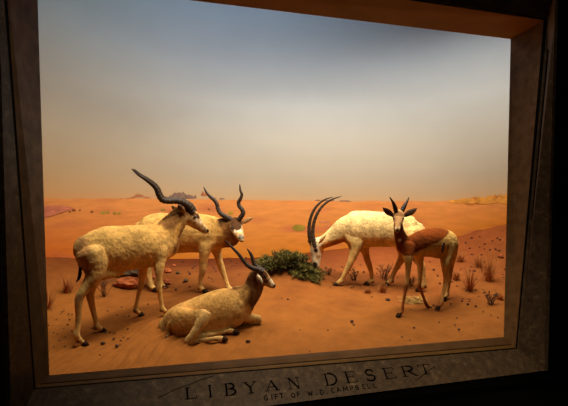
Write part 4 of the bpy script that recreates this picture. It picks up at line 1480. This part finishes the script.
bm = bmesh.new(); cp = [bm.verts.new(wallpt(t, 5.3)) for t in range(0, 181, 6)]
bm.faces.new(cp); bmesh.ops.triangulate(bm, faces=bm.faces)
struct(obj('ceiling', bm, mat('case_ceiling', (110,104,96), .9, .1, 2)))

LT = DATA['letters']; LO, LU, LV, LN = (Vector(LT[k]) for k in ('o', 'U', 'V', 'N'))
def arc(cx, cy, rx, ry, a0, a1, n=10):
    return [(cx+rx*math.cos(math.radians(a0+(a1-a0)*i/n)), cy+ry*math.sin(math.radians(a0+(a1-a0)*i/n))) for i in range(n+1)]
K, T = 1.0, .45   # thick and thin strokes
FONT = {
 'L': [(K,[(.2,0),(.2,1)]),(T,[(0,0),(.95,0)]),(T,[(0,1),(.42,1)]),(T,[(.95,0),(1,.22)])],
 'I': [(K,[(.5,0),(.5,1)]),(T,[(.05,0),(.95,0)]),(T,[(.05,1),(.95,1)])],
 'B': [(K,[(.2,0),(.2,1)]),(T,[(0,0),(.6,0)]),(T,[(0,1),(.55,1)]),(T,[(.2,.53),(.6,.53)]),(K,arc(.55,.765,.35,.235,90,-90)),(K,arc(.6,.265,.4,.265,90,-90))],
 'Y': [(K,[(.12,1),(.5,.5)]),(T,[(.88,1),(.5,.5)]),(K,[(.5,.5),(.5,0)]),(T,[(0,1),(.3,1)]),(T,[(.7,1),(1,1)]),(T,[(.3,0),(.7,0)])],
 'A': [(T,[(.15,0),(.5,1)]),(K,[(.5,1),(.86,0)]),(T,[(.27,.36),(.72,.36)]),(T,[(0,0),(.3,0)]),(T,[(.68,0),(1,0)])],
 'N': [(T,[(.15,0),(.15,1)]),(K,[(.15,1),(.85,0)]),(T,[(.85,0),(.85,1)]),(T,[(0,0),(.3,0)]),(T,[(0,1),(.2,1)]),(T,[(.7,1),(1,1)])],
 'D': [(K,[(.2,0),(.2,1)]),(T,[(0,0),(.5,0)]),(T,[(0,1),(.5,1)]),(K,arc(.45,.5,.55,.5,90,-90,14))],
 'E': [(K,[(.2,0),(.2,1)]),(T,[(0,0),(.95,0)]),(T,[(0,1),(.9,1)]),(T,[(.2,.52),(.72,.52)]),(T,[(.95,0),(1,.22)]),(T,[(.9,1),(.92,.8)]),(T,[(.72,.42),(.72,.62)])],
 'S': [(K,arc(.5,.74,.36,.25,35,270,12)+arc(.5,.26,.4,.26,90,-150,12)),(T,[(.84,.98),(.84,.72)]),(T,[(.1,.0),(.1,.28)])],
 'R': [(K,[(.2,0),(.2,1)]),(T,[(0,0),(.38,0)]),(T,[(0,1),(.5,1)]),(T,[(.2,.5),(.5,.5)]),(K,arc(.45,.75,.32,.25,90,-90)),(K,[(.45,.5),(.85,0)]),(T,[(.78,0),(1,0)])],
 'T': [(K,[(.5,0),(.5,1)]),(T,[(.02,1),(.98,1)]),(T,[(.02,1),(.0,.78)]),(T,[(.98,1),(1,.78)]),(T,[(.3,0),(.7,0)])],
}
SANS = {
 'G': [arc(.5,.5,.45,.5,45,320,14)+[(.86,.45),(.55,.45)]], 'I': [[(.5,0),(.5,1)]], 'F': [[(.15,0),(.15,1),(.85,1)],[(.15,.52),(.7,.52)]], 'T': [[(.5,0),(.5,1)],[(.05,1),(.95,1)]],
 'O': [arc(.5,.5,.45,.5,0,360,18)], 'W': [[(0,1),(.25,0),(.5,.8),(.75,0),(1,1)]], '.': [[(.4,0),(.5,.08)]], 'D': [[(.1,0),(.1,1),(.45,1)]+arc(.45,.5,.45,.5,90,-90,10)+[(.1,0)]],
 'C': [arc(.5,.5,.45,.5,50,310,14)], 'A': [[(0,0),(.5,1),(1,0)],[(.2,.35),(.8,.35)]], 'M': [[(0,0),(.1,1),(.5,.25),(.9,1),(1,0)]], 'P': [[(.1,0),(.1,1),(.55,1)]+arc(.55,.74,.33,.26,90,-90,8)+[(.1,.48)]],
 'B': [[(.1,0),(.1,1),(.5,1)]+arc(.5,.76,.3,.24,90,-90,8)+[(.1,.52)],[(.5,.52)]+arc(.52,.26,.36,.26,90,-90,8)+[(.1,0)]], 'E': [[(.85,0),(.1,0),(.1,1),(.85,1)],[(.1,.52),(.7,.52)]], 'L': [[(.1,1),(.1,0),(.85,0)]],
}
def stroke(bm, P, th, lift=.0012):
    for a, b in zip(P, P[1:]):
        d = (b[0]-a[0], b[1]-a[1]); L = math.hypot(*d)
        if L < 1e-6: continue
        ux, uy = d[0]/L, d[1]/L; e = th*.32
        cs = [(a[0]-ux*e-uy*th/2, a[1]-uy*e+ux*th/2), (b[0]+ux*e-uy*th/2, b[1]+uy*e+ux*th/2), (b[0]+ux*e+uy*th/2, b[1]+uy*e-ux*th/2), (a[0]-ux*e+uy*th/2, a[1]-uy*e-ux*th/2)]
        top = [LO+LU*c[0]+LV*c[1]+LN*lift for c in cs]; hexa(bm, top, [p-LN*.003 for p in top])
for ch, u, v, w, h in LT['big']:
    bm = bmesh.new()
    sl = (LT['big'][-1][2]-LT['big'][0][2])/(LT['big'][-1][1]-LT['big'][0][1])
    for k, P in FONT[ch]: stroke(bm, [(u+p[0]*w, v+p[1]*h+p[0]*w*sl) for p in P], .0135*k)
    o = obj('serif_letter', bm, M['letter'], sill); o['label'] = 'dark cut serif letter ' + ch
for ch, u, v, h in LT['small']:
    bm = bmesh.new(); w = h*(.8 if ch not in 'WM' else 1.15)
    for P in SANS[ch]: stroke(bm, [(u+p[0]*w, v+p[1]*h) for p in P], .007)
    o = obj('small_letter' if ch != '.' else 'full_stop', bm, M['letter'], sill)
    if ch != '.': o['label'] = 'small dark cut letter ' + ch
def shadow_line(P, th):  # thin dark strips standing in for diagonal shadow lines across the sill
    bm = bmesh.new(); stroke(bm, P, th, .0006); obj('vein', bm, M['vein'], sill)
shadow_line([(.78,-.135),(.9,-.085),(.99,-.06),(1.08,-.03),(1.16,-.012)], .006)
shadow_line([(2.72,-.19),(2.83,-.13),(2.93,-.09),(3.05,-.045),(3.18,-.01)], .006)

# ------------------------------------------------------------------ light
def area(name, loc, aim, e, c, sx, sy, spread=180):
    l = bpy.data.lights.new(name, 'AREA'); l.energy = e; l.color = c; l.shape = 'RECTANGLE'; l.size = sx; l.size_y = sy; l.spread = math.radians(spread)
    o = bpy.data.objects.new(name, l); col.objects.link(o); o.location = loc
    o.rotation_euler = (Vector(aim)-Vector(loc)).to_track_quat('-Z', 'Y').to_euler(); return o
W = (1, .95, .86)
area('case_light', (2.3, 2.2, 5.1), (2.3, 2.5, .3), 116, W, 2.6, 1.4, 125)
area('case_light', (.0, 2.2, 5.1), (.1, 2.6, .3), 16, W, 1.4, 1, 120)
area('case_light', (4.2, 1.7, 5.1), (4.2, 2.3, .3), 62, W, 1.4, .9, 116)
area('case_light', (2.5, .75, 4.5), (2.4, 3.0, .9), 62, W, 1.4, .4, 82)
area('case_light', (.1, .75, 4.5), (-.1, 2.3, .9), 32, W, 1.2, .4, 80)
for ang, e in ((54, 8), (74, 11), (94, 13), (112, 6), (130, 1), (148, .5)):
    t_ = math.radians(ang); ux, uy = -math.cos(t_), math.sin(t_)
    area('backdrop_light', (1.8+2.9*ux, 3.1*uy, 5.15), (1.8+4.6*ux, 4.9*uy, 2.6), e, (.94, .97, 1), .9, .3, 150)
sp = bpy.data.lights.new('gallery_spot', 'SPOT'); sp.energy = 150; sp.color = (1, .84, .62); sp.spot_size = math.radians(62); sp.spot_blend = .9; sp.shadow_soft_size = .15
so = bpy.data.objects.new('gallery_spot', sp); col.objects.link(so); so.location = (1.9, -2.6, 3.2); so.rotation_euler = (Vector((1.75, -.3, .2))-so.location).to_track_quat('-Z', 'Y').to_euler()
area('gallery_light', (.3, -1.2, 4.9), (2.2, -.1, 1.2), 9, (1, .8, .58), 1.2, .6, 120)  # unseen lamp, added to brighten the right reveal and stone surround
w = bpy.data.worlds.new('gallery_dark'); scene.world = w; w.use_nodes = True
w.node_tree.nodes['Background'].inputs[0].default_value = (.7, .8, 1, 1); w.node_tree.nodes['Background'].inputs[1].default_value = .003

# ------------------------------------------------------------------ camera
cd = bpy.data.cameras.new('camera'); cam = bpy.data.objects.new('camera', cd); col.objects.link(cam)
cd.sensor_fit = 'HORIZONTAL'; cd.sensor_width = 36; cd.lens = 36*500/568
R, U, F = (Vector(CAM[k]) for k in 'RUF')
mw = Matrix(((R.x, U.x, -F.x, 0), (R.y, U.y, -F.y, 0), (R.z, U.z, -F.z, 0), (0, 0, 0, 1))); mw.translation = CAM['loc']
cam.matrix_world = mw
scene.camera = cam
scene.view_settings.view_transform = 'Standard'; scene.view_settings.look = 'None'
scene.view_settings.exposure = 0; scene.view_settings.gamma = 1; scene.view_settings.use_curve_mapping = False
